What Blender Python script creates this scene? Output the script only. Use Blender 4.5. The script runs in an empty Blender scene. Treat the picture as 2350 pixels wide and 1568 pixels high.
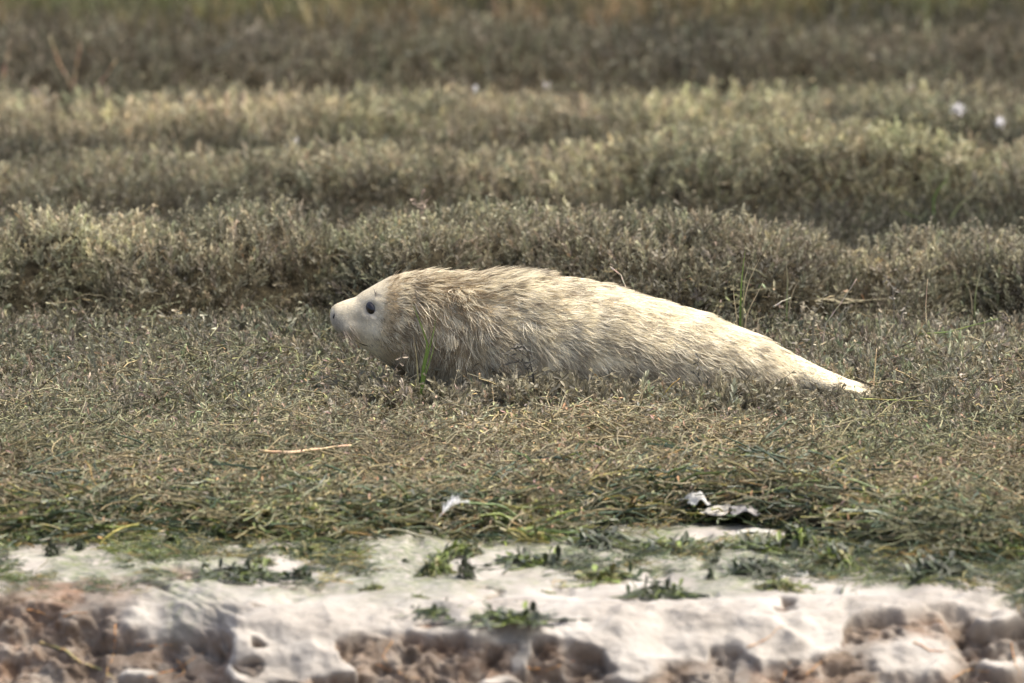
import bpy, bmesh, math, random
import numpy as np
from mathutils import Vector, Matrix, Euler
from mathutils.bvhtree import BVHTree

R = math.radians
rng = np.random.default_rng(11)
random.seed(5)
scene = bpy.context.scene
col = scene.collection

# ------------------------------------------------------------------ camera, sky, sun, exposure
DIST, PITCH, WIDTH_M = 20.0, R(8.0), 2.1
TARGET = Vector((0.0, 0.0, 0.12))
cam_data = bpy.data.cameras.new("camera")
cam = bpy.data.objects.new("camera", cam_data)
col.objects.link(cam)
cam.location = TARGET + Vector((0, -math.cos(PITCH), math.sin(PITCH))) * DIST
cam.rotation_euler = (math.pi / 2 - PITCH, 0, 0)
cam_data.sensor_width = 36.0
cam_data.lens = 36.0 * DIST / WIDTH_M
cam_data.clip_start = 0.5
cam_data.clip_end = 2000.0
cam_data.dof.use_dof = True
cam_data.dof.focus_distance = DIST - 0.1
cam_data.dof.aperture_fstop = 4.6
scene.camera = cam

SUN_EL, SUN_AZ = R(60), R(80)          # azimuth from +Y (behind the seal) towards +X
sun_dir = Vector((math.sin(SUN_AZ) * math.cos(SUN_EL), math.cos(SUN_AZ) * math.cos(SUN_EL), math.sin(SUN_EL)))
world = bpy.data.worlds.new("World")
scene.world = world
world.use_nodes = True
wn = world.node_tree
wn.nodes.clear()
sky = wn.nodes.new("ShaderNodeTexSky")
sky.sky_type = 'NISHITA'
sky.sun_disc = False
sky.sun_elevation = SUN_EL
sky.sun_rotation = SUN_AZ
sky.air_density = 0.7
sky.dust_density = 7.0
bg = wn.nodes.new("ShaderNodeBackground")
bg.inputs["Strength"].default_value = 0.15
wo = wn.nodes.new("ShaderNodeOutputWorld")
wn.links.new(sky.outputs[0], bg.inputs["Color"])
wn.links.new(bg.outputs[0], wo.inputs["Surface"])
sd = bpy.data.lights.new("sun", 'SUN')
sd.energy = 1.3
sd.angle = R(22.0)
sd.color = (1.0, 0.96, 0.87)
sun = bpy.data.objects.new("sun", sd)
sun.rotation_euler = (-sun_dir).to_track_quat('-Z', 'Y').to_euler()
col.objects.link(sun)
scene.view_settings.view_transform = 'Standard'
scene.view_settings.look = 'None'
scene.view_settings.exposure = 1.30
scene.view_settings.gamma = 1.0
scene.view_settings.use_curve_mapping = False
scene.render.engine = 'CYCLES'
scene.cycles.max_bounces = 4
scene.cycles.diffuse_bounces = 3
scene.cycles.use_denoising = True

# ------------------------------------------------------------------ helpers
PXM = WIDTH_M / 2350.0                  # metres per photo pixel (photo seen 2350 px wide) in the seal's plane
cs, sn = math.cos(PITCH), math.sin(PITCH)
def ray(px, py):
    u, v = (px - 1175) * PXM / DIST, (784 - py) * PXM / DIST
    return Vector((u, cs + v * sn, -sn + v * cs))
def at(px, py, Y):
    d = ray(px, py); t = (Y - cam.location.y) / d.y
    return cam.location + d * t
def at_z(px, py, z):
    d = ray(px, py); t = (z - cam.location.z) / d.z
    return cam.location + d * t

def hash3(ix, iy, iz, seed):
    h = (ix * 374761393 + iy * 668265263 + iz * 2147483647 + seed * 1274126177) & 0xFFFFFFFF
    h = ((h ^ (h >> 13)) * 1274126177) & 0xFFFFFFFF
    h = h ^ (h >> 16)
    return (h & 0xFFFF) / 65535.0 * 2 - 1
def vnoise(x, y, z=0.0, seed=0):
    x, y, z = np.broadcast_arrays(np.asarray(x, float), np.asarray(y, float), np.asarray(z, float))
    ix, iy, iz = (np.floor(a).astype(np.int64) for a in (x, y, z))
    fx, fy, fz = x - ix, y - iy, z - iz
    fx, fy, fz = (f * f * f * (f * (f * 6 - 15) + 10) for f in (fx, fy, fz))
    r = 0
    for dx in (0, 1):
        for dy in (0, 1):
            for dz in (0, 1):
                w = (fx if dx else 1 - fx) * (fy if dy else 1 - fy) * (fz if dz else 1 - fz)
                r = r + w * hash3(ix + dx, iy + dy, iz + dz, seed)
    return r
def fbm(x, y, z=0.0, seed=0, octaves=4, gain=0.5):
    a, r, f = 1.0, 0, 1.0
    for o in range(octaves):
        r = r + a * vnoise(np.asarray(x) * f, np.asarray(y) * f, np.asarray(z) * f, seed + o * 17)
        a *= gain; f *= 2.03
    return r
def sstep(a, b, x):
    t = np.clip((np.asarray(x, float) - a) / (b - a), 0, 1)
    return t * t * (3 - 2 * t)

def tag(o, label=None, category=None, group=None, kind=None):
    if label: o["label"] = label
    if category: o["category"] = category
    if group: o["group"] = group
    if kind: o["kind"] = kind
    return o
def link(o, parent=None):
    col.objects.link(o)
    if parent is not None: o.parent = parent
    return o
def mesh_np(name, verts, faces, mats=(), smooth=True):
    me = bpy.data.meshes.new(name)
    me.from_pydata([tuple(v) for v in verts], [], [tuple(f) for f in faces])
    for m in mats: me.materials.append(m)
    if smooth: me.polygons.foreach_set("use_smooth", [True] * len(me.polygons))
    return me
def empty(name, loc):
    e = bpy.data.objects.new(name, None); e.empty_display_size = 0.05
    col.objects.link(e); e.location = loc
    return e

class MB:
    """collects leaves, tubes and blades with a colour for each vertex"""
    def __init__(s): s.v, s.f, s.c = [], [], []
    def add(s, vs, fs, c):
        b = len(s.v); s.v += [tuple(v) for v in vs]
        s.f += [tuple(i + b for i in f) for f in fs]
        s.c += (list(c) if isinstance(c, list) else [c] * len(vs))
    def tube(s, pts, rad, c, k=4, cap=True):
        pts = [Vector(p) for p in pts]; n = len(pts)
        rads = rad if isinstance(rad, (list, tuple)) else [rad] * n
        vs, fs, cc = [], [], []
        for i, p in enumerate(pts):
            t = (pts[min(i + 1, n - 1)] - pts[max(i - 1, 0)])
            if t.length < 1e-9: t = Vector((0, 0, 1))
            t.normalize()
            a = t.cross(Vector((0.31, 0.2, 0.93)));
            if a.length < 1e-4: a = t.cross(Vector((1, 0, 0)))
            a.normalize(); b = t.cross(a)
            for j in range(k):
                an = 2 * math.pi * j / k
                vs.append(p + (a * math.cos(an) + b * math.sin(an)) * rads[i])
                cc.append(c if not isinstance(c, list) else c[i])
        for i in range(n - 1):
            for j in range(k):
                fs.append((i * k + j, i * k + (j + 1) % k, (i + 1) * k + (j + 1) % k, (i + 1) * k + j))
        if cap:
            fs.append(tuple(range(k))[::-1]); fs.append(tuple((n - 1) * k + j for j in range(k)))
        s.add(vs, fs, cc)
    def leaf(s, base, d, up, L, W, bend, fold, c0, c1):
        d = d.normalized(); side = d.cross(up)
        if side.length < 1e-4: side = Vector((1, 0, 0))
        side.normalize(); nrm = side.cross(d).normalized()
        def P(t, w):
            return base + d * (L * t) + nrm * (bend * L * t * t) + side * (W * w) + nrm * (abs(w) * W * fold)
        vs = [P(0, 0), P(.35, -.8 * .5), P(.35, 0), P(.35, .8 * .5), P(.72, -.5), P(.72, 0), P(.72, .5), P(1, 0)]
        fs = [(0, 1, 2), (0, 2, 3), (1, 4, 5, 2), (2, 5, 6, 3), (4, 7, 5), (5, 7, 6)]
        mix = lambda t: tuple(c0[k] * (1 - t) + c1[k] * t for k in range(3)) + (1,)
        s.add(vs, fs, [mix(0), mix(.35), mix(.3), mix(.35), mix(.75), mix(.6), mix(.75), mix(1)])
    def blade(s, pts, w0, c0, c1, side=None):
        pts = [Vector(p) for p in pts]; n = len(pts); vs, cc, fs = [], [], []
        for i, p in enumerate(pts):
            t = (pts[min(i + 1, n - 1)] - pts[max(i - 1, 0)]).normalized()
            sd_ = side if side is not None else t.cross(Vector((0.2, 1, 0.1))).normalized()
            q = i / (n - 1); w = w0 * (1 - q ** 2.2) * (0.75 + 0.25 * min(1, q * 5)) * .5
            nr = sd_.cross(t).normalized()
            vs += [p - sd_ * w, p + nr * w * .45, p + sd_ * w]
            cc += [tuple(c0[k] * (1 - q) + c1[k] * q for k in range(3)) + (1,)] * 3
        for i in range(n - 1):
            a = i * 3
            fs += [(a, a + 3, a + 4, a + 1), (a + 1, a + 4, a + 5, a + 2)]
        s.add(vs, fs, cc)
    def mesh(s, name, mat, smooth=False):
        me = mesh_np(name, s.v, s.f, [mat], smooth)
        ca = me.color_attributes.new("shade", 'FLOAT_COLOR', 'POINT')
        ca.data.foreach_set("color", np.array([(c if len(c) == 4 else tuple(c) + (1,)) for c in s.c], np.float32).ravel())
        return me
    def obj(s, name, mat, parent=None, smooth=False):
        return link(bpy.data.objects.new(name, s.mesh(name, mat, smooth)), parent)

# ------------------------------------------------------------------ materials
def new_mat(name):
    m = bpy.data.materials.new(name); m.use_nodes = True
    nt = m.node_tree; nt.nodes.clear()
    return m, nt, (lambda t, **k: _node(nt, t, k))
def _node(nt, t, k):
    n = nt.nodes.new(t)
    for a, b in k.items(): setattr(n, a, b)
    return n
def plant_mat(name, instanced=True, trans=0.25, rough=0.6):
    m, nt, N = new_mat(name)
    out = N("ShaderNodeOutputMaterial"); L = nt.links.new
    sh = N("ShaderNodeAttribute", attribute_name="shade")
    colr = sh.outputs["Color"]
    if instanced:
        ti = N("ShaderNodeAttribute", attribute_name="tint", attribute_type='INSTANCER')
        mx = N("ShaderNodeMix", data_type='RGBA', blend_type='MULTIPLY'); mx.inputs[0].default_value = 1
        L(colr, mx.inputs[6]); L(ti.outputs["Color"], mx.inputs[7]); colr = mx.outputs[2]
    geo = N("ShaderNodeNewGeometry")
    no = N("ShaderNodeTexNoise"); no.inputs["Scale"].default_value = 90; no.inputs["Detail"].default_value = 3
    L(geo.outputs["Position"], no.inputs["Vector"])
    mr = N("ShaderNodeMapRange"); mr.inputs[1].default_value = .3; mr.inputs[2].default_value = .7
    mr.inputs[3].default_value = .7; mr.inputs[4].default_value = 1.3
    L(no.outputs[0], mr.inputs[0])
    ml = N("ShaderNodeVectorMath", operation='MULTIPLY')
    L(colr, ml.inputs[0]); L(mr.outputs[0], ml.inputs[1])
    pb = N("ShaderNodeBsdfPrincipled"); pb.inputs["Roughness"].default_value = rough
    pb.inputs["Specular IOR Level"].default_value = .35
    L(ml.outputs[0], pb.inputs["Base Color"])
    if trans > 0:
        tr = N("ShaderNodeBsdfTranslucent"); L(ml.outputs[0], tr.inputs["Color"])
        ms = N("ShaderNodeMixShader"); ms.inputs[0].default_value = trans
        L(pb.outputs[0], ms.inputs[1]); L(tr.outputs[0], ms.inputs[2]); L(ms.outputs[0], out.inputs["Surface"])
    else:
        L(pb.outputs[0], out.inputs["Surface"])
    return m
M_LEAF = plant_mat("marsh_leaf", True, .28, .55)
M_STRAW = plant_mat("tangled_stem", True, .05, .7)
M_WEED = plant_mat("algae_strand", True, .08, .38)
M_PLANT = plant_mat("single_plant", False, .2, .5)
M_STEM = plant_mat("dead_stalk", False, .0, .7)
M_SEAWEED = plant_mat("seaweed", False, .1, .35)
M_WHITE = plant_mat("white_feather", False, .25, .6)

def ground_mat():
    m, nt, N = new_mat("marsh_soil"); L = nt.links.new
    out = N("ShaderNodeOutputMaterial"); pb = N("ShaderNodeBsdfPrincipled")
    tc = N("ShaderNodeTexCoord")
    n1 = N("ShaderNodeTexNoise"); n1.inputs["Scale"].default_value = 55; n1.inputs["Detail"].default_value = 8
    L(tc.outputs["Object"], n1.inputs["Vector"])
    cr = N("ShaderNodeValToRGB"); L(n1.outputs[0], cr.inputs[0])
    cr.color_ramp.elements[0].position = .3; cr.color_ramp.elements[0].color = (.014, .012, .008, 1)
    cr.color_ramp.elements[1].position = .75; cr.color_ramp.elements[1].color = (.060, .052, .032, 1)
    L(cr.outputs[0], pb.inputs["Base Color"]); pb.inputs["Roughness"].default_value = 1.0; pb.inputs["Specular IOR Level"].default_value = .03
    bp = N("ShaderNodeBump"); bp.inputs["Distance"].default_value = .02; bp.inputs["Strength"].default_value = .8
    L(n1.outputs[0], bp.inputs["Height"]); L(bp.outputs[0], pb.inputs["Normal"])
    L(pb.outputs[0], out.inputs["Surface"])
    return m
M_SOIL = ground_mat()

def mud_mat():
    m, nt, N = new_mat("creek_mud"); L = nt.links.new
    out = N("ShaderNodeOutputMaterial"); pb = N("ShaderNodeBsdfPrincipled")
    tc = N("ShaderNodeTexCoord"); P = tc.outputs["Object"]
    def noise(s, d=6, r=.55):
        n = N("ShaderNodeTexNoise"); n.inputs["Scale"].default_value = s; n.inputs["Detail"].default_value = d
        n.inputs["Roughness"].default_value = r; L(P, n.inputs["Vector"]); return n.outputs[0]
    def ramp(src, *stops):
        c = N("ShaderNodeValToRGB"); L(src, c.inputs[0]); e = c.color_ramp.elements
        while len(e) < len(stops): e.new(.5)
        for k, (p, cc) in enumerate(stops): e[k].position = p; e[k].color = cc + (1,) if len(cc) == 3 else cc
        return c.outputs[0]
    def mix(f, a, b):
        x = N("ShaderNodeMix", data_type='RGBA')
        if isinstance(f, float): x.inputs[0].default_value = f
        else: L(f, x.inputs[0])
        L(a, x.inputs[6]); L(b, x.inputs[7]); return x.outputs[2]
    crust = N("ShaderNodeAttribute", attribute_name="crust").outputs["Fac"]
    alg = N("ShaderNodeAttribute", attribute_name="algae").outputs["Fac"]
    pale = ramp(noise(9), (.3, (.23, .208, .172)), (.5, (.32, .296, .252)), (.7, (.40, .378, .33)))
    brown = ramp(noise(26, 8, .62), (.30, (.060, .044, .030)), (.45, (.155, .115, .080)), (.57, (.225, .178, .132)), (.72, (.31, .275, .225)))
    rust = ramp(noise(7, 4), (.5, (0, 0, 0)), (.72, (1, 1, 1)))
    rustc = N("ShaderNodeRGB"); rustc.outputs[0].default_value = (.36, .17, .08, 1)
    rf = N("ShaderNodeMath", operation='MULTIPLY'); rf.inputs[1].default_value = .3; L(rust, rf.inputs[0])
    brown = mix(rf.outputs[0], brown, rustc.outputs[0])
    sm = N("ShaderNodeMath", operation='MULTIPLY'); sm.inputs[1].default_value = .55
    L(ramp(noise(11, 7, .6), (.50, (0, 0, 0)), (.62, (1, 1, 1))), sm.inputs[0])
    sx = N("ShaderNodeMath", operation='MAXIMUM'); L(crust, sx.inputs[0]); L(sm.outputs[0], sx.inputs[1])
    base = mix(sx.outputs[0], brown, pale)
    green = ramp(noise(40, 5), (.35, (.035, .048, .018)), (.6, (.10, .13, .038)), (.75, (.19, .22, .06)))
    am = N("ShaderNodeMath", operation='MULTIPLY'); L(alg, am.inputs[0])
    L(ramp(noise(55, 6, .7), (.37, (.0, .0, .0)), (.58, (1, 1, 1))), am.inputs[1])
    base = mix(am.outputs[0], base, green)
    L(base, pb.inputs["Base Color"])
    ro = N("ShaderNodeMapRange"); ro.inputs[3].default_value = .85; ro.inputs[4].default_value = .55
    L(crust, ro.inputs[0]); L(ro.outputs[0], pb.inputs["Roughness"])
    pb.inputs["Specular IOR Level"].default_value = .35
    bh = noise(120, 8, .7)
    bs = N("ShaderNodeMapRange"); bs.inputs[3].default_value = 1.0; bs.inputs[4].default_value = .55
    L(crust, bs.inputs[0])
    bp = N("ShaderNodeBump"); bp.inputs["Distance"].default_value = .006
    L(bs.outputs[0], bp.inputs["Strength"]); L(bh, bp.inputs["Height"]); L(bp.outputs[0], pb.inputs["Normal"])
    L(pb.outputs[0], out.inputs["Surface"])
    return m
M_MUD = mud_mat()

# ------------------------------------------------------------------ the marsh surface
def pxX(px, Y): return (px - 1175) * PXM / DIST * (DIST * 1.0 + Y * cs)   # close enough for placing hummocks
EDGE_PX = [(-700, 1250), (0, 1235), (200, 1238), (350, 1205), (480, 1212), (560, 1232), (700, 1250), (800, 1240), (900, 1228), (1000, 1215), (1200, 1232),
           (1350, 1190), (1500, 1184), (1650, 1180), (1750, 1190), (1900, 1218), (2000, 1240), (2100, 1282), (2350, 1285), (3000, 1270)]
_e = [at_z(a, b, -.03) for a, b in EDGE_PX]
EX, EY = np.array([p.x for p in _e]), np.array([p.y for p in _e])
def edge_y(x):
    return np.interp(x, EX, EY)

ROWS = {   # canopy tops read off the photograph: (photo px, photo py), at depth Y
    'A': (1.5, .42, .17, [(-420, 480), (-280, 500), (-130, 490), (10, 505), (110, 474), (215, 482), (330, 492), (460, 494), (560, 472), (660, 466), (760, 484), (880, 486), (970, 476),
                      (1080, 480), (1200, 490), (1300, 492), (1400, 490), (1500, 484), (1600, 480), (1690, 482), (1780, 500), (1850, 545),
                      (2080, 556), (2180, 535), (2290, 527), (2420, 520), (2560, 530), (2700, 515), (2860, 520)]),
    'B': (3.6, .42, .26, [(-450, 350), (-250, 340), (-80, 355), (80, 352), (240, 345), (400, 362), (560, 348), (720, 348), (880, 322), (1010, 332), (1160, 328), (1320, 348), (1460, 345),
                      (1600, 312), (1730, 290), (1860, 272), (1980, 288), (2080, 315), (2230, 352), (2380, 345), (2550, 330), (2750, 345)]),
    'C': (4.95, .42, .34, [(-400, 235), (-200, 232), (0, 240), (170, 228), (330, 216), (480, 226), (620, 240), (760, 232), (880, 208), (1020, 216), (1160, 206), (1300, 206), (1440, 204), (1580, 206),
                     (1720, 190), (1840, 212), (1980, 206), (2110, 182), (2230, 174), (2360, 174), (2520, 180), (2750, 190)]),
    'D': (6.45, .55, .5, [(-500, 85), (-250, 80), (0, 78), (200, 70), (400, 82), (600, 92), (850, 84), (1050, 88), (1300, 98), (1550, 100), (1800, 104), (2050, 98), (2300, 92), (2600, 90), (2900, 90)]),
}
SPRIG_TOP = {'A': .075, 'B': .085, 'C': .10, 'D': .10}
bumps = []     # x, y, rx, ry, h, row
for rname, (Y, ry, rx, tops) in ROWS.items():
    for px, py in tops:
        yy = Y + random.uniform(-.10, .10) * (1 if rname == 'A' else 2.2)
        p = at(px, py + (random.uniform(-16, 16) if rname in 'BC' else 0), yy)
        bumps.append((p.x, yy, rx * random.uniform(.9, 1.25), ry * random.uniform(.85, 1.1), max(.03, p.z - SPRIG_TOP[rname] + .05), rname))
BX = np.array([b[:5] for b in bumps]); BROW = np.array([b[5] for b in bumps])

def height(x, y, want_owner=False):
    x, y = np.asarray(x, float), np.asarray(y, float)
    z = .012 * fbm(x * 4, y * 2.2, seed=3, octaves=3) + .006 * vnoise(x * 17, y * 12, seed=9)
    z = z - .05 * sstep(.8, 1.1, y) - .07 * sstep(5.2, 5.5, y) * (1 - sstep(5.9, 6.4, y))
    z = z - .075 * sstep(.16, -.06, y - edge_y(x))
    best = np.zeros_like(x); own = np.full(x.shape, -1, np.int64)
    wx = x + .06 * vnoise(x * 5, y * 5, seed=21); wy = y + .09 * fbm(x * 3, y * 2, seed=22, octaves=2)
    acc = np.zeros_like(x)
    for i, (bx_, by_, rx, ry, h, _) in enumerate(bumps):
        d2 = ((wx - bx_) / rx) ** 2 + ((wy - by_) / np.where(wy < by_, ry, .38)) ** 2
        m = h * np.clip(1 - d2 ** 1.6, 0, 1) ** .7
        own = np.where(m > best, i, own); best = np.maximum(best, m)
        acc = acc + np.clip(m, 0, None) ** 5
    best = best * (1 + .11 * fbm(x * 3.2, y * 2.4, seed=24, octaves=3) + .10 * vnoise(x * 12, y * 9, seed=25))
    zz = z + np.maximum(best, acc ** .2 * .8)
    # hollow under the seal
    zz = zz - .018 * np.exp(-(((x - .12) / .5) ** 2 + (y / .17) ** 2))
    far = sstep(9, 30, y)
    zz = zz * (1 - far) + far * (.1 + .25 * fbm(x * .15, y * .15, seed=31, octaves=3))
    return (zz, own) if want_owner else zz

xs = np.concatenate([-np.geomspace(3.0, 400, 26)[::-1], np.linspace(-2.9, 2.9, 291), np.geomspace(3.0, 400, 26)])
ys = np.concatenate([np.linspace(-1.78, 9.5, 376), np.geomspace(9.6, 900, 60)])
gx, gy = np.meshgrid(xs, ys)
gz = height(gx, gy)
nx_, ny_ = len(xs), len(ys)
idx = np.arange(nx_ * ny_).reshape(ny_, nx_)
quads = np.stack([idx[:-1, :-1], idx[:-1, 1:], idx[1:, 1:], idx[1:, :-1]], -1).reshape(-1, 4)
gme = mesh_np("marsh_ground", np.stack([gx, gy, gz], -1).reshape(-1, 3), quads, [M_SOIL])
tag(link(bpy.data.objects.new("marsh_ground", gme)), kind="structure")

# ------------------------------------------------------------------ the mud bank of the creek
LIPY = [(-60, -2.02), (-1.3, -2.02), (-.95, -2.04), (-.80, -2.08), (-.62, -2.14), (-.50, -2.30), (-.2, -2.34), (.3, -2.35), (.55, -2.33), (.70, -2.26), (.85, -2.22), (1.1, -2.2), (60, -2.2)]
mx = np.concatenate([-np.geomspace(1.45, 60, 20)[::-1], np.linspace(-1.42, 1.42, 640), np.geomspace(1.45, 60, 20)])
ms = np.concatenate([np.linspace(-.95, -.12, 110), np.linspace(-.115, .62, 240), np.geomspace(.63, 60, 30)])     # distance along the profile, 0 at the lip
X, S_ = np.meshgrid(mx, ms)
PS = [-.95, -.6, -.12, 0, .06, .115, .165, .215, .30, .42, .62, 2, 60]
PY = [.95, .6, .12, 0, -.056, -.100, -.137, -.175, -.245, -.350, -.54, -1.9, -59]
PZ = [-.042, -.036, -.042, -.049, -.064, -.094, -.128, -.158, -.196, -.238, -.29, -.45, -.9]
yo = np.interp(S_, PS, PY); zo = np.interp(S_, PS, PZ)
lip = np.interp(X, [p[0] for p in LIPY], [p[1] for p in LIPY]) + .035 * fbm(X * 5, X * 0, seed=40, octaves=3)
wgt = sstep(-.95, -.45, S_)
Y = yo + lip * wgt + (-2.25) * (1 - wgt)
dyo = np.interp(S_ + .03, PS, PY) - np.interp(S_ - .03, PS, PY); dzo = np.interp(S_ + .03, PS, PZ) - np.interp(S_ - .03, PS, PZ)
ln = np.hypot(dyo, dzo); NY, NZ = dzo / ln, -dyo / ln                  # outward normal of the profile
# photo position of every point of the plain profile: the crust's outline is laid out on it
dxv, dyv, dzv = X - cam.location.x, Y - cam.location.y, zo - cam.location.z
dep = dyv * cs - dzv * sn
PXs = 1175 + dxv / dep * DIST / PXM; PYs = 784 - (dyv * sn + dzv * cs) / dep * DIST / PXM
w1 = fbm(X * 10, S_ * 10, seed=41, octaves=4); w2 = fbm(X * 10, S_ * 10, seed=42, octaves=4)
qx = PXs + 26 * w1; qy = PYs + 14 * w2
def ell(px, py, wpx, hpx): return np.sqrt(((qx - px) / wpx) ** 2 + ((qy - py) / hpx) ** 2)
LIP = [(-700, 1330), (0, 1355), (100, 1322), (190, 1318), (270, 1326), (350, 1340), (470, 1400), (505, 1440), (540, 1560), (780, 1580), (805, 1440), (860, 1428), (960, 1428), (1050, 1436), (1070, 1452), (1180, 1452), (1190, 1520),
       (1215, 1520), (1228, 1452), (1300, 1447), (1390, 1462), (1410, 1510), (1520, 1512), (1560, 1505), (1620, 1508), (1640, 1470), (1710, 1478), (1760, 1516), (1810, 1500), (1870, 1478), (1945, 1470), (1955, 1405), (2020, 1385), (2200, 1386), (2350, 1376), (3000, 1350)]
dl = np.interp(qx, [p[0] for p in LIP], [p[1] for p in LIP]) + 26 * sstep(450, 600, qx) - qy
crust = sstep(-10, 10, dl)
for px, py, w, h, sg in [(372, 1408, 125, 60, 1), (2098, 1512, 98, 46, 1), (2290, 1424, 75, 20, 1), (1150, 1566, 60, 12, 1), (330, 1545, 45, 14, 1), (1450, 1540, 60, 20, 1), (2300, 1520, 60, 20, 1),
                         (400, 1316, 62, 15, -1), (1000, 1430, 26, 5, -1), (580, 1472, 20, 12, -1), (572, 1532, 30, 22, -1), (726, 1560, 80, 14, -1), (620, 1402, 60, 5, -1), (1120, 1350, 26, 4, -1), (1790, 1396, 24, 10, -1), (690, 1335, 28, 5, -1)]:
    e = sstep(1.4, .6, ell(px, py, w, h)) if sg > 0 else sstep(1.2, .8, ell(px, py, w, h)); crust = np.maximum(crust, e) if sg > 0 else crust * (1 - e)
flat = sstep(-.02, -.16, S_)
near = np.clip((1.2 - S_) / .5, 0, 1)
pits = np.clip(vnoise(X * 22, Y * 10, seed=53) - .5, 0, 1) * .03
und = .006 * fbm(X * 5, Y * 2.6, seed=51, octaves=3) + .003 * fbm(X * 18, Y * 9, seed=52, octaves=3) + .004 * fbm(X * 9, Y * 1.8, seed=58, octaves=2)
billow = .016 * (1 - 1.4 * np.abs(fbm(X * 7, S_ * 9, seed=56, octaves=3))) + .004 * fbm(X * 30, S_ * 30, seed=57, octaves=2) + .0016 * fbm(X * 110, S_ * 110, seed=60, octaves=2)
rough = .026 * (np.abs(fbm(X * 8, S_ * 10, seed=54, octaves=5)) - .5) + .016 * fbm(X * 26, S_ * 30, seed=59, octaves=3) + .005 * fbm(X * 80, S_ * 80, seed=55, octaves=2) + .018 * fbm(X * 3.4, S_ * 5, seed=64, octaves=2) - .003
rough = np.minimum(rough, .006)
depth = np.interp(S_, [-.3, -.1, .05, .3, .6], [.006, .007, .012, .008, .004])
off = near * (crust * (und * flat + billow * .8 * (1 - flat) - pits * flat) + (1 - crust) * (rough * (1 - .6 * flat) - depth))
z = zo + off * NZ; Yd = Y + off * NY
algae = sstep(.0, .6, fbm(X * 5 + 3, Y * 3.2, seed=61, octaves=4) + .7 * sstep(-2.3, -1.7, Y) - .25) * crust * sstep(-2.4, -2.0, Y) * .85
for a in [(2000, 1240, 150, 26), (1560, 1248, 140, 18), (560, 1316, 95, 16), (690, 1268, 100, 20), (1160, 1415, 100, 10), (1090, 1345, 90, 12), (1760, 1255, 120, 26), (1180, 1240, 150, 22), (2100, 1320, 150, 20), (1300, 1300, 120, 16)]:
    algae = np.maximum(algae, sstep(1.25, .3, ell(*a)) * .85 * crust)
nr, nc = X.shape
idx = np.arange(nr * nc).reshape(nr, nc)
quads = np.stack([idx[:-1, :-1], idx[1:, :-1], idx[1:, 1:], idx[:-1, 1:]], -1).reshape(-1, 4)
bverts = np.stack([X, Yd, z], -1).reshape(-1, 3)
bme = mesh_np("mud_bank", bverts, quads, [M_MUD])
for nm, arr in (("crust", crust), ("algae", algae)):
    at_ = bme.attributes.new(nm, 'FLOAT', 'POINT'); at_.data.foreach_set("value", arr.astype(np.float32).ravel())
tag(link(bpy.data.objects.new("mud_bank", bme)), kind="structure")
bank_bvh = BVHTree.FromPolygons(bverts.tolist(), quads.tolist())
def on_bank(px, py, lift=0.0):
    hit = bank_bvh.ray_cast(cam.location, ray(px, py).normalized())
    return hit[0] + Vector((0, 0, lift)) if hit[0] is not None else at_z(px, py, -.05)
def on_marsh(px, py, lift=0.0):
    zz = 0.0
    for _ in range(12):
        p = at_z(px, py, zz); zz = zz * .3 + .7 * (float(height(np.array([p.x]), np.array([p.y]))[0]) + lift)
    return at_z(px, py, zz)

# ------------------------------------------------------------------ sprigs that make up the plant cover
def rv(a, b): return random.uniform(a, b)
def sprig(L, pairs, leaf, wid, spread, lean, droop=0.0, skip=0.0, pale=1.0):
    b = MB(); az = rv(0, 6.28); pts = []
    lx, ly = math.cos(az) * lean, math.sin(az) * lean
    n = 6; wob = rv(-.15, .15)
    for i in range(n):
        t = i / (n - 1)
        pts.append(Vector((lx * L * t * t + wob * L * .3 * math.sin(t * 4), ly * L * t * t + wob * L * .2 * math.sin(t * 5 + 1), L * t * (1 - .35 * lean * t))))
    b.tube(pts, [.0011, .0010, .0009, .0008, .0007, .0005], (.75, .69, .55, 1), k=3)
    rot = rv(0, 3.1)
    for i in range(pairs):
        t = .22 + .78 * (i + .5) / pairs; f = t * (n - 1); k = min(int(f), n - 2)
        p = pts[k].lerp(pts[k + 1], f - k); ax = (pts[k + 1] - pts[k]).normalized()
        rot += 1.57 + rv(-.3, .3)
        for sgn in (0, 1):
            if random.random() < skip: continue
            a = rot + sgn * math.pi + rv(-.3, .3)
            out_ = Vector((math.cos(a), math.sin(a), 0)); el = spread * (1.15 - .65 * t) + rv(-.2, .2)
            d = ax * math.cos(el) + out_ * math.sin(el); d.z -= droop * rv(.3, 1)
            ll = leaf * rv(.7, 1.1) * (1.0 - .35 * max(0, t - .75) / .25)
            g = rv(.82, 1.15); w = (t ** 2) * pale
            c = (g * (.82 + .55 * w), g * (.82 + .50 * w), g * (.85 + .38 * w))
            if random.random() < .02: c = (g * 1.25, g * .98, g * .78)
            c2 = tuple(q * 1.15 for q in c)
            b.leaf(p, d, ax, ll, wid * rv(.8, 1.2), rv(-.25, .3), rv(.2, .6), c, c2)
    return b
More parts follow.
